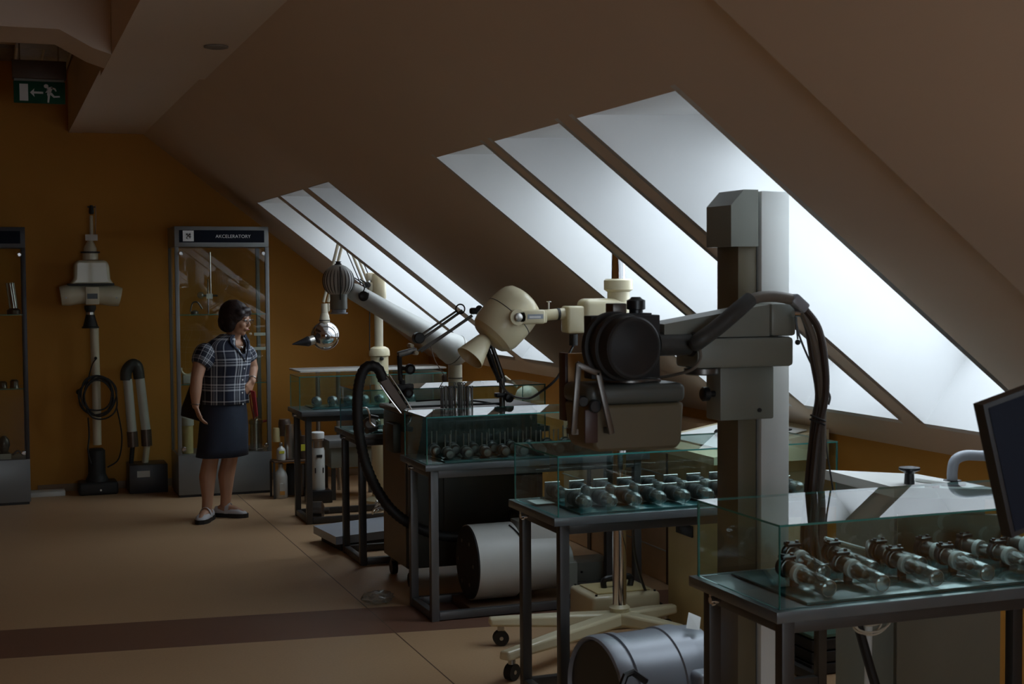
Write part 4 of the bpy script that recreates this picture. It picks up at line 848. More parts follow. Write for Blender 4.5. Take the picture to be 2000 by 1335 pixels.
# ---------------------------------------------------------------- far left corner under the farthest tables
t = root('white_gas_tank', 'white upright tank with a round cap on a black base, under the farthest table', 'tank', PZ(622, 970, 0))
ty = 10.55; c = PY(621, 900, ty); r_w = .052
zb = PY(621, 955, ty).z
m = MB(); m.lathe((c.x, ty, zb), (0, 0, 1), [(r_w, 0), (r_w, .0), (r_w, .30), (r_w-.005, .31), (r_w-.005, .318)], 28); m.out('tank', 'drum', t)
z3 = zb+.319; m = MB(); m.lathe((c.x, ty, z3), (0, 0, 1), [(.038, 0), (.038, .05), (.045, .055), (.045, .07)], 24); m.out('neck', 'steel', t)
m = MB(); m.lathe((c.x, ty, z3+.071), (0, 0, 1), [(.048, 0), (.05, .004), (.05, .045), (.044, .05)], 24); m.out('cap', 'white', t)
MB().box(c.x-.09, c.x+.09, ty-.09, ty+.09, 0, zb-.001, .006).out('base', 'black', t)
MB().box(c.x-.022, c.x+.022, ty-r_w-.003, ty-r_w+.004, zb+.25, zb+.27).out('label', 'black', t)
for dx in (-.03, .03): MB().box(c.x+dx-.004, c.x+dx+.004, ty-r_w*.8-.006, ty-r_w*.8+.003, zb+.13, zb+.17).out('clasp', 'black', t)
t = root('grey_power_cabinet', 'grey cabinet with a lighter lid behind the white tank', 'cabinet', (2.52, 10.2, 0))
a, b = PY(648, 880, 10.52), PY(735, 856, 10.52)
MB().box(a.x, b.x+.06, 10.55, 10.88, .25, b.z-.06, .006).out('body', 'greyg', t); MB().box(a.x-.02, b.x+.08, 10.52, 10.90, b.z-.059, b.z, .006).out('lid', 'cab', t)
for xx in (a.x+.01, b.x+.02): 
    for yy in (10.57, 10.84): MB().box(xx, xx+.03, yy, yy+.03, 0, .249).out('leg', 'leg', t)
def bottle(x, y0, y1, Y, r, label, mt='drum'):
    a = PY(x, y0, Y); b = PY(x, y1, Y); H = b.z-a.z
    t = root('gas_bottle', label, 'bottle', (a.x, Y, a.z), 'bottles beside the display cabinet')
    MB().lathe((a.x, Y, a.z), (0, 0, 1), [(r*.9, 0), (r, .01), (r, H*.68), (r*.8, H*.82), (r*.4, H*.92), (r*.3, H)], 24).out('body', mt, t)
    MB().lathe((a.x, Y, b.z+.001), (0, 0, 1), [(r*.38, 0), (r*.38, .02), (r*.2, .025)], 14).out('valve', 'steel', t)
    return t, a, b
BYb = 10.85
t, a, b = bottle(549, 966, 905, BYb, .052, 'white bottle with orange label standing on the floor beside the cabinet')
zf = a.z; 
for ch in (t,): ch.location.z = 0; 
MB().box(a.x-.02, a.x+.02, BYb-.056, BYb-.050, a.z+.03, a.z+.12).out('label', 'paper', t)
MB().box(a.x-.02, a.x+.02, BYb-.057, BYb-.051, a.z+.03, a.z+.06).out('label', 'wood', t)
stz = PY(549, 899, BYb).z
st = root('pump_stand', 'dark stand of brownish pumps and cylinders beside the display cabinet', 'vacuum pump', (2.1, 10.95, 0))
MB().box(a.x-.06, PY(605, 900, BYb).x, BYb-.05, BYb+.12, stz-.012, stz, .003).out('shelf', 'woodd', st)
for xx in (a.x-.058, PY(603, 900, BYb).x): 
    for yy in (BYb-.045, BYb+.10): MB().box(xx-.008, xx+.008, yy, yy+.016, 0, stz-.013).out('post', 'leg', st)
t2, a2, b2 = bottle(549, 898, 870, BYb, .035, 'small white bottle with yellow label on the pump stand'); MB().box(a2.x-.02, a2.x+.02, BYb-.038, BYb-.033, a2.z+.055, a2.z+.075).out('label', 'yellow', t2)
def pcyl(x, y0, y1, r, mt, dy=0): p = PY(x, y0, BYb+dy); MB().lathe((p.x, BYb+dy, p.z), (0, 0, 1), [(r, 0), (r, (PY(x, y1, BYb+dy).z-p.z)*.8), (r*.85, PY(x, y1, BYb+dy).z-p.z)], 20).out('pump_cylinder', mt, st)
pcyl(556, 850, 818, .048, 'paddle', .1); pcyl(566, 895, 828, .04, 'steel', .06); pcyl(580, 895, 840, .04, 'dsteel', .08); pcyl(595, 895, 850, .038, 'paddle', .06); pcyl(540, 862, 835, .03, 'creamd', .1)
pcyl(570, 965, 905, .045, 'blackm', .05); pcyl(592, 965, 905, .045, 'dsteel', .05)
p = PY(592, 872, BYb); MB().box(p.x-.02, p.x+.02, BYb-.02, BYb-.01, p.z-.03, p.z+.02).out('yellow_tag', 'yellow', st)
# grey panel lying on feet
t = root('blue_grey_panel', 'flat blue-grey panel lying low on the floor between the two far tables', 'panel', (2.0, 9.0, 0))
q = [PZ(612, 1026, .10), PZ(656, 1048, .10), PZ(800, 1030, .10), PZ(790, 1003, .10)]
m = MB(); m.prism(q, (0, 0, -.05)); m.out('panel', 'bluegr', t)
m = MB(); cq = sum(q, V())/4; m.prism([cq+(v_-cq)*.85-V((0, 0, .051)) for v_ in q], (0, 0, -.047)); m.out('underframe', 'blackm', t)
t = root('small_motor', 'small dark round motor on the floor beneath the farthest table', 'motor', PZ(618, 1018, 0))
p = PZ(618, 1018, 0); m = MB(); m.lathe((p.x-.05, p.y+.05, .07), (1, -.3, 0), [(.05, 0), (.068, .01), (.068, .10), (.05, .11), (.02, .12), (.02, .15)], 24); m.out('housing', 'dsteel', t)
MB().box(p.x-.07, p.x+.09, p.y-.02, p.y+.13, 0, .0045).out('foot_plate', 'blackm', t)
m = MB(); m.box(2.44, 2.62, 9.85, 9.95, .40, .50); m.bm.free()
# cables heap behind second rear table
m = MB(); 
for k in range(5):
    c = V((2.42+.02*k, 9.15+.05*k, .19+.0*k)); m.tube([c+V((.06*math.cos(i*.9+k), .06*math.sin(i*.9+k), .03*math.sin(i*1.7+k))) for i in range(8)], .006, 6, 3)
o = m.out('cable_tangle', 'steel', None, (2.45, 9.2, .12)); tag(o, 'small tangle of metal-grey cable lying on the blue-grey panel', 'cable'); o.location.z -= .045
# bag of film on floor by machine wheel
m = MB(); p = PZ(775, 1190, 0); random.seed(3)
bmesh.ops.create_icosphere(m.bm, subdivisions=3, radius=1)
for v_ in m.bm.verts:
    k = 1+.18*math.sin(v_.co.x*7+v_.co.y*5)*math.cos(v_.co.z*9+v_.co.x*4); v_.co = V((p.x-.06+v_.co.x*.085*k, p.y+.16+v_.co.y*.06*k, .035+v_.co.z*.034*k))
o = m.out('plastic_bag', 'tglass', None, (p.x, p.y, 0)); tag(o, 'crumpled clear plastic bag on the floor before the dark machine castors', 'plastic bag')

# ---------------------------------------------------------------- wall apparatus on the back wall
WY2 = 11.66
def wp(x, y, dy=0): return PY(x, y, WY2+dy)
t = root('wall_xray_apparatus', 'tall cream x-ray apparatus on a pole against the orange back wall', 'x-ray apparatus', wp(190, 955))
MB().tube([wp(184, 640), wp(188, 760), wp(190, 868)], .034, 20, smooth=False).out('pole', 'ivory', t)
p = wp(190, 955); zb = p.z
m = MB(); m.box(p.x-.145, p.x+.155, WY2-.12, WY2+.12, .0, .10, .02, 3); m.out('base', 'blackm', t)
m = MB(); m.lathe((p.x, WY2, .10), (0, 0, 1), [(.095, 0), (.075, .04), (.068, .06), (.066, .245), (.05, .26)], 28); m.out('base_collar', 'blackm', t)
MB().lathe((p.x+.02, WY2-.121, .04), (0, -1, 0), [(.008, 0), (.008, .006)], 10).out('screw', 'steel', t)
hc = wp(176, 575)
def X_(x): return wp(x, 575).x
def Z_(y): return wp(176, y).z
m = MB(); m.rings([[V((x, y, z)) for x, y in ((xa, WY2-.08), (xb, WY2-.08), (xb, WY2+.08), (xa, WY2+.08))] for xa, xb, z in ((X_(134), X_(222), Z_(556)), (X_(144), X_(215), Z_(545)), (X_(145), X_(213), Z_(516)), (X_(152), X_(206), Z_(508)))])
o = m.out('upper_housing', 'ivory', t); bv = o.modifiers.new('soft', 'BEVEL'); bv.width = .022; bv.segments = 3
m = MB(); m.box(X_(132), X_(222), WY2-.088, WY2+.088, Z_(557), Z_(553), .002); m.out('dark_joint_band', 'blackm', t)
a, b = wp(118, 578), wp(235, 580)
m = MB(); m.tube([a, wp(135, 576), wp(176, 574), wp(218, 577), b], [.074, .085, .072, .085, .074], 28); m.out('tube_housing', 'ivory', t)
m = MB(); m.box(X_(166), X_(192), WY2-.088, WY2-.04, Z_(594), Z_(560), .004); m.out('front_plate', 'ivory', t)
MB().box(X_(169), X_(189), WY2-.092, WY2-.0885, Z_(583), Z_(573)).out('black_plate', 'black', t)
for x in (128, 226): q = wp(x, 581); MB().lathe(V((q.x, WY2-.075, q.z)), (0, -1, 0), [(.007, 0), (.007, .006)], 10).out('screw', 'dsteel', t)
m = MB(); m.lathe((X_(178), WY2, Z_(507)), (0, 0, 1), [(.06, 0), (.06, .05), (.052, .055), (.05, .09), (.035, .125), (.018, .155)], 24); m.out('neck', 'ivory', t)
m = MB(); m.lathe((X_(178), WY2, Z_(494)), (0, 0, 1), [(.074, 0), (.074, .012), (.05, .013)], 24); m.out('neck_ring', 'blackm', t)
m = MB(); m.lathe((X_(181), WY2, Z_(470)), (0, 0, 1), [(.016, 0), (.014, .19), (.012, .20)], 14); m.out('top_rod', 'ivory', t)
m = MB(); m.lathe((X_(182), WY2, Z_(418)), (0, 0, 1), [(.014, 0), (.02, .01), (.018, .05), (.012, .07)], 12); m.cbox((X_(182), WY2, Z_(404)), (.06, .012, .010)); m.out('top_hook', 'blackm', t)
m = MB(); m.tube([wp(186, 400), wp(187, 430), wp(185, 470)], .003, 6); m.out('thin_cord', 'paddle', t)
MB().box(X_(168), X_(192), WY2-.055, WY2-.051, Z_(470), Z_(458), .001).out('label', 'paper', t)
m = MB(); m.lathe((X_(175), WY2-.03, Z_(596)), (0, 0, -1), [(.045, 0), (.045, .03), (.035, .045), (.03, .06), (.058, .165), (.066, .17), (.066, .18), (.03, .175)], 24); m.out('cone', 'blackm', t)
MB().lathe((X_(175), WY2-.03, Z_(609)), (0, 0, -1), [(.034, 0), (.034, .02)], 20).out('steel_ring', 'steel', t)
m = MB(); m.tube([wp(188, 700, -.06), wp(180, 712, -.07), wp(172, 740, -.07), wp(165, 760, -.07)], .005, 6); m.sph(wp(187, 699, -.05), .012, 10, 6); m.out('cord_end', 'rubber', t)
random.seed(11)
for k in range(6):
    c = wp(192+random.uniform(-5, 5), 772+random.uniform(-5, 6), -.07-.006*k); rx_, rz_ = .125+random.uniform(-.025, .02), .165+random.uniform(-.03, .02)
    P = [c+V((rx_*math.cos(a_)+.008*math.sin(3*a_+k), .006*math.sin(2*a_), rz_*math.sin(a_))) for a_ in [math.pi*2*i/16 for i in range(17)]]
    MB().tube(P, .0065, 7, 3).out('cable_loop', 'rubber', t)
MB().tube([wp(228, 795, -.07), wp(238, 850, -.07), wp(232, 895, -.08), wp(210, 912, -.1)], .006, 7).out('cable_tail', 'rubber', t)
MB().tube([wp(172, 815, -.07), wp(174, 850, -.07), wp(172, 880, -.1), wp(178, 905, -.1)], .006, 7).out('cable_tail', 'rubber', t)
m = MB(); m.sph(wp(154, 765, -.07), .022, 10, 8); m.out('plug', 'rubber', t)
# twin tube device
t = root('twin_tube_device', 'two white tubes under a grey elbow cap, leaning on the orange back wall', 'tube device', wp(270, 955))
for (xa, ya, xb, yb_) in ((249, 740, 258, 842), (273, 737, 285, 838)): MB().cyl(wp(xa, ya), wp(xb, yb_), .037, n=24).out('white_tube', 'drum', t)
MB().tube([wp(246, 742), wp(247, 724), wp(258, 712), wp(268, 716), wp(272, 739)], [.044, .046, .047, .046, .044], 20).out('elbow_cap', 'dsleeve', t)
for (xa, ya, xb, yb_) in ((258, 842, 260, 872), (285, 838, 287, 870)): MB().cyl(wp(xa, ya), wp(xb, yb_), .043, n=24).out('dark_sleeve', 'paddle', t)
MB().cyl(wp(259, 872), wp(256, 905), .018, n=12).out('thin_rod', 'blackm', t)
MB().cyl(wp(287, 870), wp(283, 905), .026, n=16).out('lower_tube', 'ivory', t)
a = wp(250, 955); MB().box(a.x, a.x+.30, WY2-.15, WY2+.12, 0, wp(255, 907, -.1).z, .006).out('base_box', 'cabd', t)
MB().box(a.x+.06, a.x+.16, WY2-.154, WY2-.151, .13, .18).out('label', 'paper', t)
m = MB(); m.box(.24, .50, 11.62, 11.80, 0, .035, .003); o = m.out('white_ledger', 'paper', None, (.24, 11.62, 0)); tag(o, 'white flat packet on the floor right of the left display cabinet', 'packet')

# ---------------------------------------------------------------- display cabinets
def cabinet(x0, x1, y0, y1, H, label, name, text, zsh, z_plinth, zhead):
    t = root('display_cabinet', label, 'display cabinet', (x0, y0, 0)); f = .03
    MB().box(x0, x1, y0, y1, 0.02, z_plinth, .003).out('plinth', 'cab', t)
    MB().box(x0+.01, x1-.01, y0+.01, y1-.01, 0, .019).out('kickboard', 'black', t)
    MB().box(x0, x1, y0, y1, zhead, H, .003).out('header_box', 'cab', t)
    for a in (x0, x1-f):
        for b in (y0, y1-f): MB().box(a, a+f, b, b+f, z_plinth+.001, zhead-.001, .002).out('post', 'cab', t)
    MB().box(x0+.035, x1-.035, y0-.004, y0-.0005, H-.125, H-.030).out('sign_panel', 'header', t)
    g = .005
    MB().box(x0+f+.002, x1-f-.002, y0+.003, y0+.008, z_plinth+.01, zhead-.01).out('glass_door', 'doorglass', t)
    MB().box(x0+.010, x0+.015, y0+f+.002, y1-f-.002, z_plinth+.003, zhead-.003).out('side_glass', 'doorglass', t)
    MB().box(x1-.015, x1-.010, y0+f+.002, y1-f-.002, z_plinth+.003, zhead-.003).out('side_glass', 'doorglass', t)
    for z in zsh:
        m = MB(); m.box(x0+.02, x1-.02, y0+.012, y1-.012, z-.006, z); o = m.out('glass_shelf', ['glass', 'edge'], t)
        for p in o.data.polygons: p.material_index = 0 if abs(p.normal.z) > .9 else 1
    for z in (z_plinth+.05, zhead-.05):
        for xx in (x0+.03, x1-.06): MB().lathe((xx+.015, y0-.001, z), (0, -1, 0), [(.018, 0), (.018, .006), (.012, .012)], 16).out('door_clamp', 'chrome', t)
    return t
cy0 = 11.15
H = PY(440, 442, cy0).z; zp = PY(440, 885, cy0).z; zh = PY(440, 482, cy0).z
sh = [PY(440, 613, cy0+.01).z, PY(440, 748, cy0+.01).z]
t = cabinet(1.325, 2.055, cy0, 11.60, H, 'tall grey glass cabinet with the black AKCELERATORY sign, behind the woman', 'a', None, sh, zp, zh)
def text(body, size, loc, par, name='lettering', mt='print', sp=1.0):
    c = bpy.data.curves.new(name, 'FONT'); c.body = body; c.size = size; c.extrude = .0008; c.align_x = 'LEFT'; c.align_y = 'CENTER'; c.space_character = sp
    c.materials.append(M[mt]); tmp = bpy.data.objects.new('tmp_text', c); COL.objects.link(tmp); dg = bpy.context.evaluated_depsgraph_get(); me = bpy.data.meshes.new_from_object(tmp.evaluated_get(dg)); bpy.data.objects.remove(tmp); o = bpy.data.objects.new(name, me); COL.objects.link(o); o.parent = par
    o.location = V(loc)-ORG[par.name]; o.rotation_euler = (math.pi/2, 0, 0); ORG[o.name] = V(loc); return o
a = PY(421, 461.5, cy0-.006); text('AKCELERATORY', .036, a, t, sp=1.03)
a, b = PY(357, 471, cy0), PY(378, 450, cy0)
lp = MB().box(a.x, b.x, cy0-.0065, cy0-.0045, a.z, b.z).out('logo_plate', 'print', t)
m = MB(); cx, cz = (a.x+b.x)/2, (a.z+b.z)/2; yy = cy0-.008
def st_(x0, z0, x1, z1, r=.0022): m.tube([V((cx+x0, yy, cz+z0)), V((cx+(x0+x1)/2, yy, cz+(z0+z1)/2)), V((cx+x1, yy, cz+z1))], r, 6, smooth=False)
st_(-.018, .020, .012, -.010); st_(-.018, .006, -.002, .020); st_(.016, .022, -.016, -.018); st_(-.016, -.018, .0, -.024); st_(.004, .010, .020, .010); st_(.010, -.006, .022, -.006); st_(.014, .018, .014, -.020)
m.out('logo_lines', 'header', t)
# cabinet contents
z1, z2 = sh
def tg_(o, l, c): return tag(o, l, c)
r1 = root('glass_apparatus', 'glass bulb apparatus on a rod, top shelf of the AKCELERATORY cabinet', 'apparatus', PY(408, 611, 11.3))
x = PY(407, 600, 11.3).x; zs1 = z1+.001
MB().cyl((x, 11.3, zs1), (x, 11.3, PY(407, 545, 11.3).z), .005, n=8).out('rod', 'dsteel', r1)
MB().cyl((x+.02, 11.3, PY(407, 580, 11.3).z), (x+.02, 11.3, PY(407, 430, 11.3).z-.25), .006, n=8).out('tall_rod', 'steel', r1)
MB().sph(PY(392, 576, 11.3), .028, 20, 12).out('glass_bulb', 'tglass', r1)
m = MB(); m.cyl(PY(396, 577, 11.3), PY(425, 577, 11.3), .008, n=8); m.out('cross_tube', 'dsteel', r1)
p = PY(409, 578, 11.28); MB().box(p.x-.025, p.x+.025, 11.27, 11.274, p.z-.02, p.z+.02).out('label', 'paper', r1)
m = MB(); m.tube([PY(372, 608, 11.32), PY(376, 592, 11.32), PY(386, 590, 11.32), PY(395, 603, 11.32)], .006, 8); m.lathe((PY(380, 603, 11.32).x, 11.32, zs1), (0, 0, 1), [(.03, 0), (.03, .02), (.01, .03)], 14); m.out('foot', 'dsteel', r1)
x = PY(364, 740, 11.3).x; r2 = root('white_ring_device', 'white ring-shaped device on the middle shelf, left of the woman', 'device', (x, 11.3, z2))
m = MB(); m.ring((x+.01, 11.3, z2+.115), (0, 1, 0), .05, .010, 24, 8, -.2, math.pi+.2); m.out('ring', 'ivory', r2); MB().box(x-.03, x+.05, 11.26, 11.34, z2+.001, z2+.065, .004).out('block', 'drum', r2)
for k, yy_ in enumerate((652, 680)):
    p = PY(508, yy_, 11.4); o = MB().box(p.x-.05, p.x+.045, 11.39, 11.394, p.z-.012, p.z+.012).out('shelf_card', 'paper', None, p); o.location = p; tag(o, ['upper small white card at the right inside the AKCELERATORY cabinet', 'lower small white card at the right inside the AKCELERATORY cabinet'][k], 'card')
x = PY(500, 850, 11.28).x; r3 = root('steel_cylinder', 'polished steel cylinder with red fittings, cabinet floor right of the woman', 'cylinder', (x, 11.28, zp))
zz = zp+.001; m = MB(); m.lathe((x, 11.28, zz), (0, 0, 1), [(.055, 0), (.055, .012), (.048, .016), (.048, .21), (.055, .214), (.055, .24), (.04, .25), (.02, .252)], 28); m.out('cylinder', 'steel', r3)
m = MB(); m.cyl((x-.012, 11.28, zz+.25), (x-.012, 11.28, zz+.36), .01, n=10); m.cyl((x+.012, 11.28, zz+.25), (x+.012, 11.28, zz+.42), .008, n=10); m.lathe((x, 11.28, zz+.36), (0, 0, 1), [(.018, 0), (.018, .03)], 12); m.out('top_pipes', 'steel', r3)
m = MB(); m.cyl((x+.05, 11.28, zz+.225), (x+.10, 11.28, zz+.235), .010, n=10); m.tube([V((x-.02, 11.25, zz+.25)), V((x-.04, 11.25, zz+.36)), V((x-.05, 11.25, zz+.46))], .005, 6); m.out('red_fitting', 'red', r3)
x = PY(366, 850, 11.28).x; r4 = root('white_cap_cylinder', 'dark cylinder with a white cap at the cabinet floor, left of the skirt', 'cylinder', (x, 11.28, zp))
m = MB(); m.lathe((x, 11.28, zz), (0, 0, 1), [(.045, 0), (.045, .22)], 24); m.out('body', 'creamd', r4); m = MB(); m.lathe((x, 11.28, zz+.221), (0, 0, 1), [(.052, 0), (.052, .06), (.04, .07)], 24); m.out('cap', 'drum', r4)
# left cabinet
ly = 11.28
H2 = PY(20, 443, ly).z
sh2 = [PY(20, 614, ly+.01).z, PY(20, 759, ly+.01).z]; zp2 = PY(20, 898, ly).z
t = cabinet(-.49, .235, ly, 11.70, H2, 'dark glass display cabinet cut off by the left edge', 'b', None, sh2, zp2, PY(20, 484, ly).z)
for ch in list(t.children):
    if ch.name.split('.')[0] in ('header_box', 'post', 'plinth'): 
        ch.data.materials[0] = M['cabd'] if ch.name.split('.')[0] != 'plinth' else M['cab']
x = PY(24, 600, 11.4).x; z = sh2[0]+.001
r5 = root('striped_tube', 'slim red and white tube on a black base in the left cabinet', 'tube', (x, 11.4, z))
MB().lathe((x+.01, 11.4, z), (0, 0, 1), [(.05, 0), (.05, .03), (.03, .045)], 20).out('black_base', 'black', r5)
m = MB(); m.cyl((x+.01, 11.4, z+.045), (x-.015, 11.4, z+.24), .033, n=20); m.out('glass_tube', 'tglass', r5); m = MB(); m.cyl((x+.01, 11.39, z+.046), (x-.013, 11.39, z+.23), .014, n=12); m.out('red_core', 'red', r5)
m = MB(); m.cyl((x+.032, 11.385, z+.046), (x+.012, 11.385, z+.238), .006, n=8); m.cyl((x-.016, 11.385, z+.046), (x-.036, 11.385, z+.236), .006, n=8); m.out('white_rod', 'drum', r5)
z = sh2[1]+.001
for k, (xx, hh) in enumerate(((5, .05), (28, .06))):
    p = PY(xx, 750, 11.42); o = MB().lathe((p.x, 11.42, z), (0, 0, 1), [(.035, 0), (.03, hh*.4), (.032, hh*.8), (.02, hh)], 16).out('small_valve', 'dsteel', None, (p.x, 11.42, z)); tag(o, ['small dark valve on the middle shelf of the left cabinet, nearer the frame edge', 'small dark valve on the middle shelf of the left cabinet, nearer the post'][k], 'valve')
z = zp2+.001; p = PY(8, 880, 11.42)
r6 = root('dark_lamp_valve', 'dark shiny valve with a white card on the floor of the left cabinet', 'valve', (p.x, 11.42, z))
MB().lathe((p.x, 11.42, z), (0, 0, 1), [(.05, 0), (.05, .03), (.03, .05), (.045, .10), (.04, .14), (.015, .17)], 20).out('valve_body', 'dsteel', r6)
MB().box(p.x-.03, p.x+.05, 11.34, 11.344, z, z+.04).out('white_card', 'paper', r6)
MB().tube([V((p.x+.06, 11.42, z+.02)), V((p.x+.10, 11.42, z+.05)), V((p.x+.14, 11.42, z+.02)), V((p.x+.16, 11.42, z+.06))], .008, 8).out('side_pipe', 'paddle', r6)

# ---------------------------------------------------------------- exit sign
sy = 10.4
t = root('exit_sign', 'green running-man exit sign hanging below the ceiling, top left', 'exit sign', PY(76, 135, sy))
a, b = PY(27, 200, sy), PY(127, 161, sy)
MB().box(a.x, b.x, sy, sy+.012, a.z, b.z, .002).out('green_panel', 'green', t)
c, d = PY(24, 152, sy), PY(129, 121, sy)
MB().box(c.x, d.x, sy-.02, sy+.10, c.z, d.z, .004).out('lamp_housing', 'woodd', t)
MB().box(a.x+.005, b.x-.005, sy+.001, sy+.01, b.z+.001, c.z-.001).out('diffuser', 'greyg', t)
for xx in (c.x+.05, d.x-.05): MB().cyl((xx, sy+.04, d.z+.001), (xx, sy+.04, 3.428), .006, n=8).out('hanger_rod', 'steel', t)
S = (b.x-a.x)/440.0     # crop units, origin at the panel's upper left corner (115, 715)
def q(x, y): return V((a.x+(x-115)*S, sy-.0015, b.z-(y-715)*(b.z-a.z)/170))
def flat(poly, nm):
    m = MB(); m.prism([q(*p_) for p_ in poly], (0, .001, 0)); return m.out(nm, 'print', t)
flat([(165, 737), (238, 737), (238, 868), (165, 868)], 'door_symbol')
flat([(254, 802), (292, 770), (286, 794), (366, 794), (366, 810), (286, 810), (292, 836)], 'arrow_symbol')
m = MB(); m.prism([q(392+20*math.cos(k*.5236), 750+16*math.sin(k*.5236)) for k in range(12)], (0, .001, 0))
for poly in ([(398, 762), (440, 752), (450, 762), (432, 800), (400, 806)], [(434, 756), (470, 764), (482, 786), (472, 790), (460, 775), (430, 768)], [(402, 768), (410, 776), (396, 800), (384, 800), (394, 790)],
             [(420, 796), (440, 800), (462, 824), (506, 822), (508, 834), (455, 838), (425, 815)], [(404, 800), (426, 806), (424, 826), (414, 878), (400, 876), (404, 830), (398, 812)]):
    m.prism([q(*p_) for p_ in poly], (0, .001, 0))
m.out('running_man_symbol', 'print', t)
p = PZ(422, 88, 2.858); o = MB().lathe((p.x, p.y, 2.8515), (0, 0, -1), [(.06, 0), (.06, .006), (.045, .010), (.02, .011)], 24).out('smoke_detector', 'tile', None, (p.x, p.y, 2.85)); tag(o, 'small round smoke detector on the ceiling above the exit sign', 'smoke detector')

# ---------------------------------------------------------------- the woman
T0 = 10.05
def W(x, y, db=0.0): return PD(x, y, T0+db)
RX = rt.copy(); RX.z = 0; RX.normalize(); FX = V((fw.x, fw.y, 0)).normalized(); UZ = V((0, 0, 1))
FACE = (RX*.86-FX*.50).normalized()          # the way she faces: to the right and a little to the camera
SIDE = FACE.cross(UZ).normalized()           # her right-hand side
if SIDE.dot(FX) > 0: SIDE = -SIDE
base = W(437, 1008); base.z = 0
lady = root('person', 'woman in navy and white plaid blouse and dark skirt, looking down at the exhibits', 'person', base)
def capsule(m, a, b, ra, rb, n=14):
    a, b = V(a), V(b); d = (b-a); L = max(d.length, 1e-4); pr = []
    for i in range(5): th = math.pi/2*i/4; pr.append((max(ra*math.sin(th), 1e-4), -ra*math.cos(th)))
    for i in range(5): th = math.pi/2*i/4; pr.append((max(rb*math.cos(th), 1e-4), L+rb*math.sin(th)))
    m.lathe(a, d, pr, n)
def chain(m, P, R):
    for i in range(len(P)-1): capsule(m, P[i], P[i+1], R[i], R[i+1])
def remesh(m, name, mt, par, vox, it=4):
    o = m.out('tmp_part', mt, par, angle=180)
    r = o.modifiers.new('r', 'REMESH'); r.mode = 'VOXEL'; r.voxel_size = vox
    s_ = o.modifiers.new('s', 'SMOOTH'); s_.factor = .5; s_.iterations = it
    dg = bpy.context.evaluated_depsgraph_get(); me = bpy.data.meshes.new_from_object(o.evaluated_get(dg))
    par_, loc = o.parent, o.location.copy(); org = ORG[o.name]; old = o.data; bpy.data.objects.remove(o); bpy.data.meshes.remove(old)
    me.name = name; me.polygons.foreach_set('use_smooth', [True]*len(me.polygons))
    o = bpy.data.objects.new(name, me); COL.objects.link(o); o.parent = par_; o.location = loc; ORG[o.name] = org
    if not me.materials: me.materials.append(M[mt])
    return o
hip = W(437, 838, .05); waist = W(437, 775, .05); chest = W(440, 710, .05); neckb = W(452, 664, .04)
shR = W(407, 686, -.07); shL = W(474, 684, .14)
m = MB()
ax3 = (SIDE, FACE, UZ)
m.sph(hip, .145, sc=(1.12, .95, 1.0), axes=ax3); m.sph(waist, .13, sc=(1.05, .88, 1.1), axes=ax3); m.sph(chest, .14, sc=(1.08, .88, 1.05), axes=ax3)
m.sph(neckb-UZ*.03, .085, sc=(1.5, .9, .7), axes=ax3)
for s_ in (-1, 1): m.sph(chest+FACE*.075+SIDE*s_*.060-UZ*.01, .060, axes=ax3)
headc = W(462, 622, .0)
chain(m, [neckb-UZ*.02, W(457, 650, .02), headc-UZ*.02], [.056, .052, .05])
# head: skull, face wedge, jaw, chin, nose, brow (facing FACE2, tipped down)
F2 = (RX*.93-FX*.30-UZ*.22).normalized(); S2 = F2.cross(UZ).normalized(); U2 = S2.cross(F2).normalized()
if U2.z < 0: U2 = -U2; 
hd = (S2, F2, U2)
m.sph(headc+U2*.02-F2*.015, .088, 24, 14, sc=(.86, 1.05, 1.02), axes=hd)
m.sph(headc+F2*.035-U2*.02, .070, 24, 14, sc=(.92, .85, 1.15), axes=hd)
m.sph(headc+F2*.035-U2*.068, .046, sc=(1.1, 1.0, .8), axes=hd)
m.sph(headc+F2*.070-U2*.088, .020, sc=(1.1, 1, .9), axes=hd)
capsule(m, headc+F2*.090+U2*.012, headc+F2*.108-U2*.022, .008, .012)
for s_ in (-1, 1):
    m.sph(headc+F2*.105-U2*.028+S2*s_*.009, .008); m.sph(headc+F2*.072-U2*.030+S2*s_*.034, .024); m.sph(headc+F2*.082+U2*.026+S2*s_*.026, .014, sc=(1.6, .8, .5), axes=hd)
    m.sph(headc-F2*.005-U2*.012+S2*s_*.078, .022, sc=(.35, .8, 1.2), axes=hd)
m.sph(headc+F2*.094-U2*.052, .014, sc=(1.7, .7, .55), axes=hd); m.sph(headc+F2*.092-U2*.064, .012, sc=(1.6, .8, .55), axes=hd)
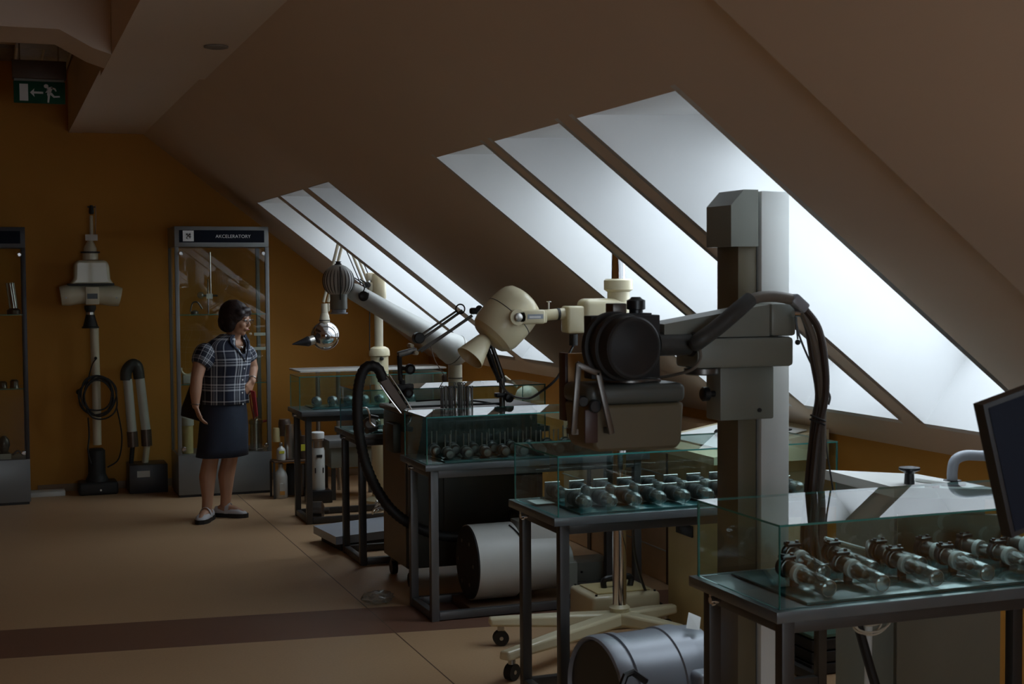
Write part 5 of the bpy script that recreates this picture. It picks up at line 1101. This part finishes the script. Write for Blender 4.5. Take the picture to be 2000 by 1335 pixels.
# arms
elR = W(384, 738, -.16); wrR = W(382, 792, -.17); haR = W(391, 806, -.17)
chain(m, [shR, W(392, 705, -.12), elR, W(382, 765, -.17), wrR], [.054, .052, .043, .041, .026])
elL = W(493, 718, .19); wrL = W(492, 744, .08)
chain(m, [shL, W(486, 700, .16), elL, wrL], [.06, .052, .042, .028])
def hand(wr, d, nrm, curl, thumb_side, sc=1.0):
    # wrist point, direction of the palm, back-of-hand normal; fingers curl away from the normal
    d = d.normalized(); s = d.cross(nrm).normalized(); nrm = s.cross(d).normalized()
    for k in range(5): u = (k-2)*.009; capsule(m, wr+s*u*.7, wr+d*.078*sc+s*u*1.9, .013, .0115)
    for k, (L, off) in enumerate(((.068, -.030), (.076, -.010), (.072, .010), (.056, .029))):
        L *= sc; p = wr+d*.080*sc+s*off*sc; dd = d.copy(); r = [.0092, .0088, .0082, .0072]
        for j, f in enumerate((.45, .32, .23)):
            dd = (dd-nrm*curl*(.55 if j == 0 else .8)).normalized(); p2 = p+dd*L*f; capsule(m, p, p2, r[j], r[j+1], 10); p = p2
    p = wr+d*.022*sc+s*thumb_side*.024; dd = (d*.75+s*thumb_side*.65-nrm*.25).normalized()
    for L, ra, rb_ in ((.036, .0135, .011), (.028, .0108, .0095), (.022, .0095, .0085)):
        p2 = p+dd*L*sc; capsule(m, p, p2, ra, rb_, 10); p = p2; dd = (dd+d*.35-nrm*.2).normalized()
hand(wrR, (RX*.32-UZ*.95+FX*.0), (-RX*.85-FX*.4-UZ*.25), .42, 1)
hand(wrL, (-RX*.30-FX*.55-UZ*.70), (RX*.9-FX*.3+UZ*.1), .5, -1, .85)
# legs
fR = W(404, 996, -.10); fL = W(440, 992, .06)
for f_, h_, kx, kb in ((fR, SIDE*.085, 412, -.04), (fL, -SIDE*.075, 449, .10)):
    g = hip+h_-UZ*.06; kn = W(kx, 893, kb); an = V((f_.x, f_.y, .085)); cf = kn*.62+an*.38-FACE*.018
    chain(m, [g, kn+UZ*.10, kn, cf, an*.8+kn*.2, an], [.095, .070, .057, .060, .040, .036])
toeR = (-FX*.92-RX*.1).normalized(); toeL = (RX*.95-FX*.25).normalized()
for f_, td in ((fR, toeR), (fL, toeL)):
    an = V((f_.x, f_.y, .07)); chain(m, [an-td*.03-UZ*.02, an+td*.06-UZ*.02, an+td*.13-UZ*.040], [.036, .036, .026])
body = remesh(m, 'body', 'skin', lady, .0055, 5)
print('body polys', len(body.data.polygons))
# shoes
def ringsweep(c, td, prof, name, mt):
    s = td.cross(UZ).normalized(); m = MB(); rs = []
    for u, w_, z0, z1 in prof:
        rs.append([c+td*u+s*w_*math.cos(a_)+UZ*((z0+z1)/2+(z1-z0)/2*math.sin(a_)) for a_ in [2*math.pi*i/16 for i in range(16)]])
    m.rings(rs); return m.out(name, mt, lady, angle=60)
for f_, td in ((fR, toeR), (fL, toeL)):
    c = V((f_.x, f_.y, 0))
    sh_ = ringsweep(c, td, [(-.082, .015, .012, .030), (-.074, .034, .006, .075), (-.03, .038, .006, .078), (.01, .040, .006, .060), (.06, .047, .006, .070), (.11, .047, .006, .062), (.15, .036, .008, .045), (.17, .012, .012, .030)], 'shoe', 'shoe')
    m = MB(); s = td.cross(UZ).normalized(); rs = []
    for u, w_ in ((-.088, .012), (-.078, .037), (-.03, .043), (.03, .043), (.09, .051), (.13, .046), (.165, .028), (.178, .008)):
        rs.append([c+td*u+s*w_, c+td*u-s*w_, c+td*u-s*w_+UZ*.030, c+td*u+s*w_+UZ*.030])
    m.rings(rs); m.out('sole', 'rubber', sh_, angle=40)
    m = MB(); P = []
    for i in range(9):
        a_ = math.pi*i/8; P.append(c+td*.025+s*.042*math.cos(a_)+UZ*(.030+.068*math.sin(a_)))
    rs = [[p-td*.015, p+td*.015, p+td*.015+(p-c-UZ*.04).normalized()*.004, p-td*.015+(p-c-UZ*.04).normalized()*.004] for p in P]
    m.rings(rs); m.out('strap', 'shoe', sh_, angle=40)
# cloth tubes with uv
def cloth(name, mt, rs, us, vs, thick=.004, skip=None, sub=1):
    n = len(rs[0]); bm = bmesh.new(); uvl = bm.loops.layers.uv.new('UVMap'); G = [[bm.verts.new(p) for p in r] for r in rs]
    for i in range(len(rs)-1):
        for j in range(n):
            k = (j+1) % n
            if skip and skip(i, j, n): continue
            f = bm.faces.new((G[i][j], G[i][k], G[i+1][k], G[i+1][j]))
            for l, (a_, b_) in zip(f.loops, ((i, j), (i, j+1), (i+1, j+1), (i+1, j))): l[uvl].uv = (us*b_/n, vs[a_])
    for v_ in [v_ for v_ in bm.verts if not v_.link_faces]: bm.verts.remove(v_)
    me = bpy.data.meshes.new(name); o = bpy.data.objects.new(name, me); org = ORG[lady.name]
    bmesh.ops.translate(bm, verts=bm.verts[:], vec=-org); bm.to_mesh(me); bm.free(); me.materials.append(M[mt])
    me.polygons.foreach_set('use_smooth', [True]*len(me.polygons)); COL.objects.link(o); o.parent = lady; ORG[o.name] = org.copy()
    if sub: q_ = o.modifiers.new('sub', 'SUBSURF'); q_.levels = q_.render_levels = sub
    q_ = o.modifiers.new('thick', 'SOLIDIFY'); q_.thickness = thick; q_.offset = 1
    return o
def ell(c, a_, b_, n=36, wob=0, ph=0, k=9):
    return [V(c)+(SIDE*math.cos(t_)*a_+FACE*math.sin(t_)*b_)*(1+wob*math.sin(k*t_+ph)) for t_ in [2*math.pi*i/n for i in range(n)]]
# blouse: from the hem up to the neck
prof = [(W(441, 787, .05), .168, .150, .035), (W(440, 765, .05), .162, .150, .03), (W(439, 740, .05), .160, .158, .025), (W(440, 718, .05), .168, .172, .012),
        (W(441, 703, .05), .175, .176, .008), (W(442, 690, .05), .182, .160, .006), (W(444, 678, .05), .190, .135, .0), (W(446, 668, .045), .178, .115, 0), (W(449, 660, .04), .115, .090, 0), (W(452, 653, .035), .075, .078, 0)]
rs = [ell(c, a_, b_, 40, w_, i*.3) for i, (c, a_, b_, w_) in enumerate(prof)]
vv = [c.z*5.6 for c, *_ in prof]
cloth('blouse', 'plaid', rs, 6, vv, .005, skip=lambda i, j, n: i >= 4 and abs(j-9.5) < (i-3.2)*.62)
# collar edges and button band
m = MB(); 
vb = rs[4][10]; 
for s_ in (1, -1):
    P = [vb+FACE*.004]+[rs[i][10-int(round(s_*(i-3.2)*.75))]+FACE*.005 for i in range(5, 10)]
    rr = []
    for i, p in enumerate(P): rr.append([p+SIDE*s_*.002, p+SIDE*s_*(.010+.004*i)+UZ*(.004), p+SIDE*s_*(.010+.004*i)+UZ*(.004)+FACE*.005, p+SIDE*s_*.002+FACE*.008])
    m.rings(rr)
m.out('collar', 'plaid', lady, angle=50)
m = MB()
for i in range(5): m.lathe(rs[i][10]+FACE*.004, FACE, [(.006, 0), (.006, .003)], 10)
m.out('button', 'white', lady)
# sleeves
def sleeve(a, b, r0_, r1_, r2_, nm):
    d = (b-a).normalized(); X, Y, _ = frame_of(d); L = (b-a).length; rs2 = []
    for f, r in ((-.12, r0_*.55), (0, r0_*.95), (.3, r0_*1.08), (.65, r1_*1.1), (.9, r1_), (1.0, r2_)):
        rs2.append([a+d*L*f+(X*math.cos(t_)+Y*math.sin(t_))*r*(1+.03*math.sin(5*t_)) for t_ in [2*math.pi*i/20 for i in range(20)]])
    cloth(nm, 'plaid', rs2, 4, [f*1.6 for f in (-.12, 0, .3, .65, .9, 1.0)], .004)
sleeve(shR+UZ*.016-SIDE*.01, W(391, 714, -.125), .080, .073, .056, 'sleeve'); sleeve(shL, W(488, 706, .16), .072, .068, .054, 'sleeve')
# skirt
prof = [(W(434, 889, .03), .205, .155, .02), (W(436, 860, .03), .190, .152, .015), (W(437, 830, .04), .182, .158, .01), (W(438, 800, .05), .165, .150, .0), (W(439, 775, .05), .148, .135, .0)]
cloth('skirt', 'skirt', [ell(c, a_, b_, 36, w_, 0, 6) for c, a_, b_, w_ in prof], 1, [0, .25, .5, .75, 1], .005)
# hair: dark bob
m = MB(); bk = headc-F2*.028+U2*.024
m.sph(bk, .108, 28, 16, sc=(.95, 1.02, 1.0), axes=hd); m.sph(bk-F2*.030-U2*.055, .088, sc=(1.0, .85, .95), axes=hd)
for s_ in (-1, 1): m.sph(headc+S2*s_*.062-F2*.012-U2*.030, .052, sc=(.62, .95, 1.35), axes=hd); m.sph(headc+S2*s_*.050+F2*.036+U2*.055, .045, sc=(.8, 1.0, .75), axes=hd)
m.sph(headc+F2*.062+U2*.078, .036, sc=(1.5, .8, .6), axes=hd)
hair = remesh(m, 'hair', 'hair', lady, .007, 3)
dm = hair.modifiers.new('strands', 'DISPLACE'); tx = bpy.data.textures.new('strand_noise', 'CLOUDS'); tx.noise_scale = .03; dm.texture = tx; dm.strength = .006
# eyes, brows, lips, glasses
for s_ in (-1, 1):
    e_ = headc+F2*.088+U2*.008+S2*s_*.030
    MB().sph(e_, .0115, 16, 10, sc=(1.2, .7, .8), axes=hd).out('eye', 'print', lady); MB().sph(e_+F2*.0065, .0058, 12, 8).out('iris', 'black', lady)
    MB().tube([e_+U2*.020-S2*.014, e_+U2*.024+F2*.004, e_+U2*.019+S2*.014], .003, 6).out('eyebrow', 'hair', lady)
MB().tube([headc+F2*.103-U2*.056-S2*.020, headc+F2*.108-U2*.055, headc+F2*.103-U2*.056+S2*.020], [.002, .0055, .002], 8).out('lips', 'lips', lady)
gl = MB()
for s_ in (-1, 1):
    c = headc+F2*.106+U2*.004+S2*s_*.031; P = [c+S2*.024*math.cos(a_)+U2*.015*math.sin(a_) for a_ in [2*math.pi*i/16 for i in range(17)]]
    gl.tube(P, .0016, 6, 1, smooth=False); gl.tube([c+S2*s_*.024+U2*.006, headc+S2*s_*.082+F2*.02+U2*.008], .0016, 6, smooth=False)
gl.tube([headc+F2*.107+U2*.006-S2*.008, headc+F2*.110+U2*.008, headc+F2*.107+U2*.006+S2*.008], .0015, 6); g_ = gl.out('glasses', 'darkred', lady)
for s_ in (-1, 1): MB().lathe(headc+F2*.106+U2*.004+S2*s_*.031, F2, [(.0145, 0), (.0145, .001)], 20, sx=1.0).out('lens', 'pane', g_)
P = []
for i in range(11): a_ = math.pi*i/10; P.append(W(455, 668, .0)+FACE*(.085*math.sin(a_))+SIDE*.055*math.cos(a_)-UZ*(.03*math.sin(a_)))
MB().tube(P, .0018, 6, 2).out('necklace', 'steel', lady); MB().sph(P[5]-UZ*.008, .006, 10, 8).out('pendant', 'steel', lady)
MB().ring(wrR+UZ*.012, UZ, .030, .003, 24, 6).out('bracelet', 'dsteel', lady)
MB().ring(wrL+(elL-wrL).normalized()*.02, (elL-wrL), .031, .005, 24, 6).out('watch', 'steel', lady)
# black bag and red strap carried by her
bag = root('handbag', 'black flat bag held behind the woman at her hand', 'bag', W(380, 815, .0))
q_ = [W(374, 742, .10), W(402, 752, .06), W(400, 826, .04), W(352, 812, .16), W(354, 795, .16)]
m = MB(); m.prism(q_, -SIDE*.0+FX*.05); o = m.out('bag_body', 'black', bag); bv = o.modifiers.new('soft', 'BEVEL'); bv.width = .008
MB().tube([W(376, 746, .10), W(392, 722, .08), W(400, 752, .08)], .006, 8).out('bag_strap', 'black', bag)
rs_ = root('red_folder', 'narrow red folder hanging from the woman\'s left hand', 'folder', W(494, 812, .05))
m = MB(); m.prism([W(489, 762, .04), W(497, 764, .04), W(503, 812, .05), W(498, 815, .05)], FX*.03); m.out('cover', 'red', rs_)
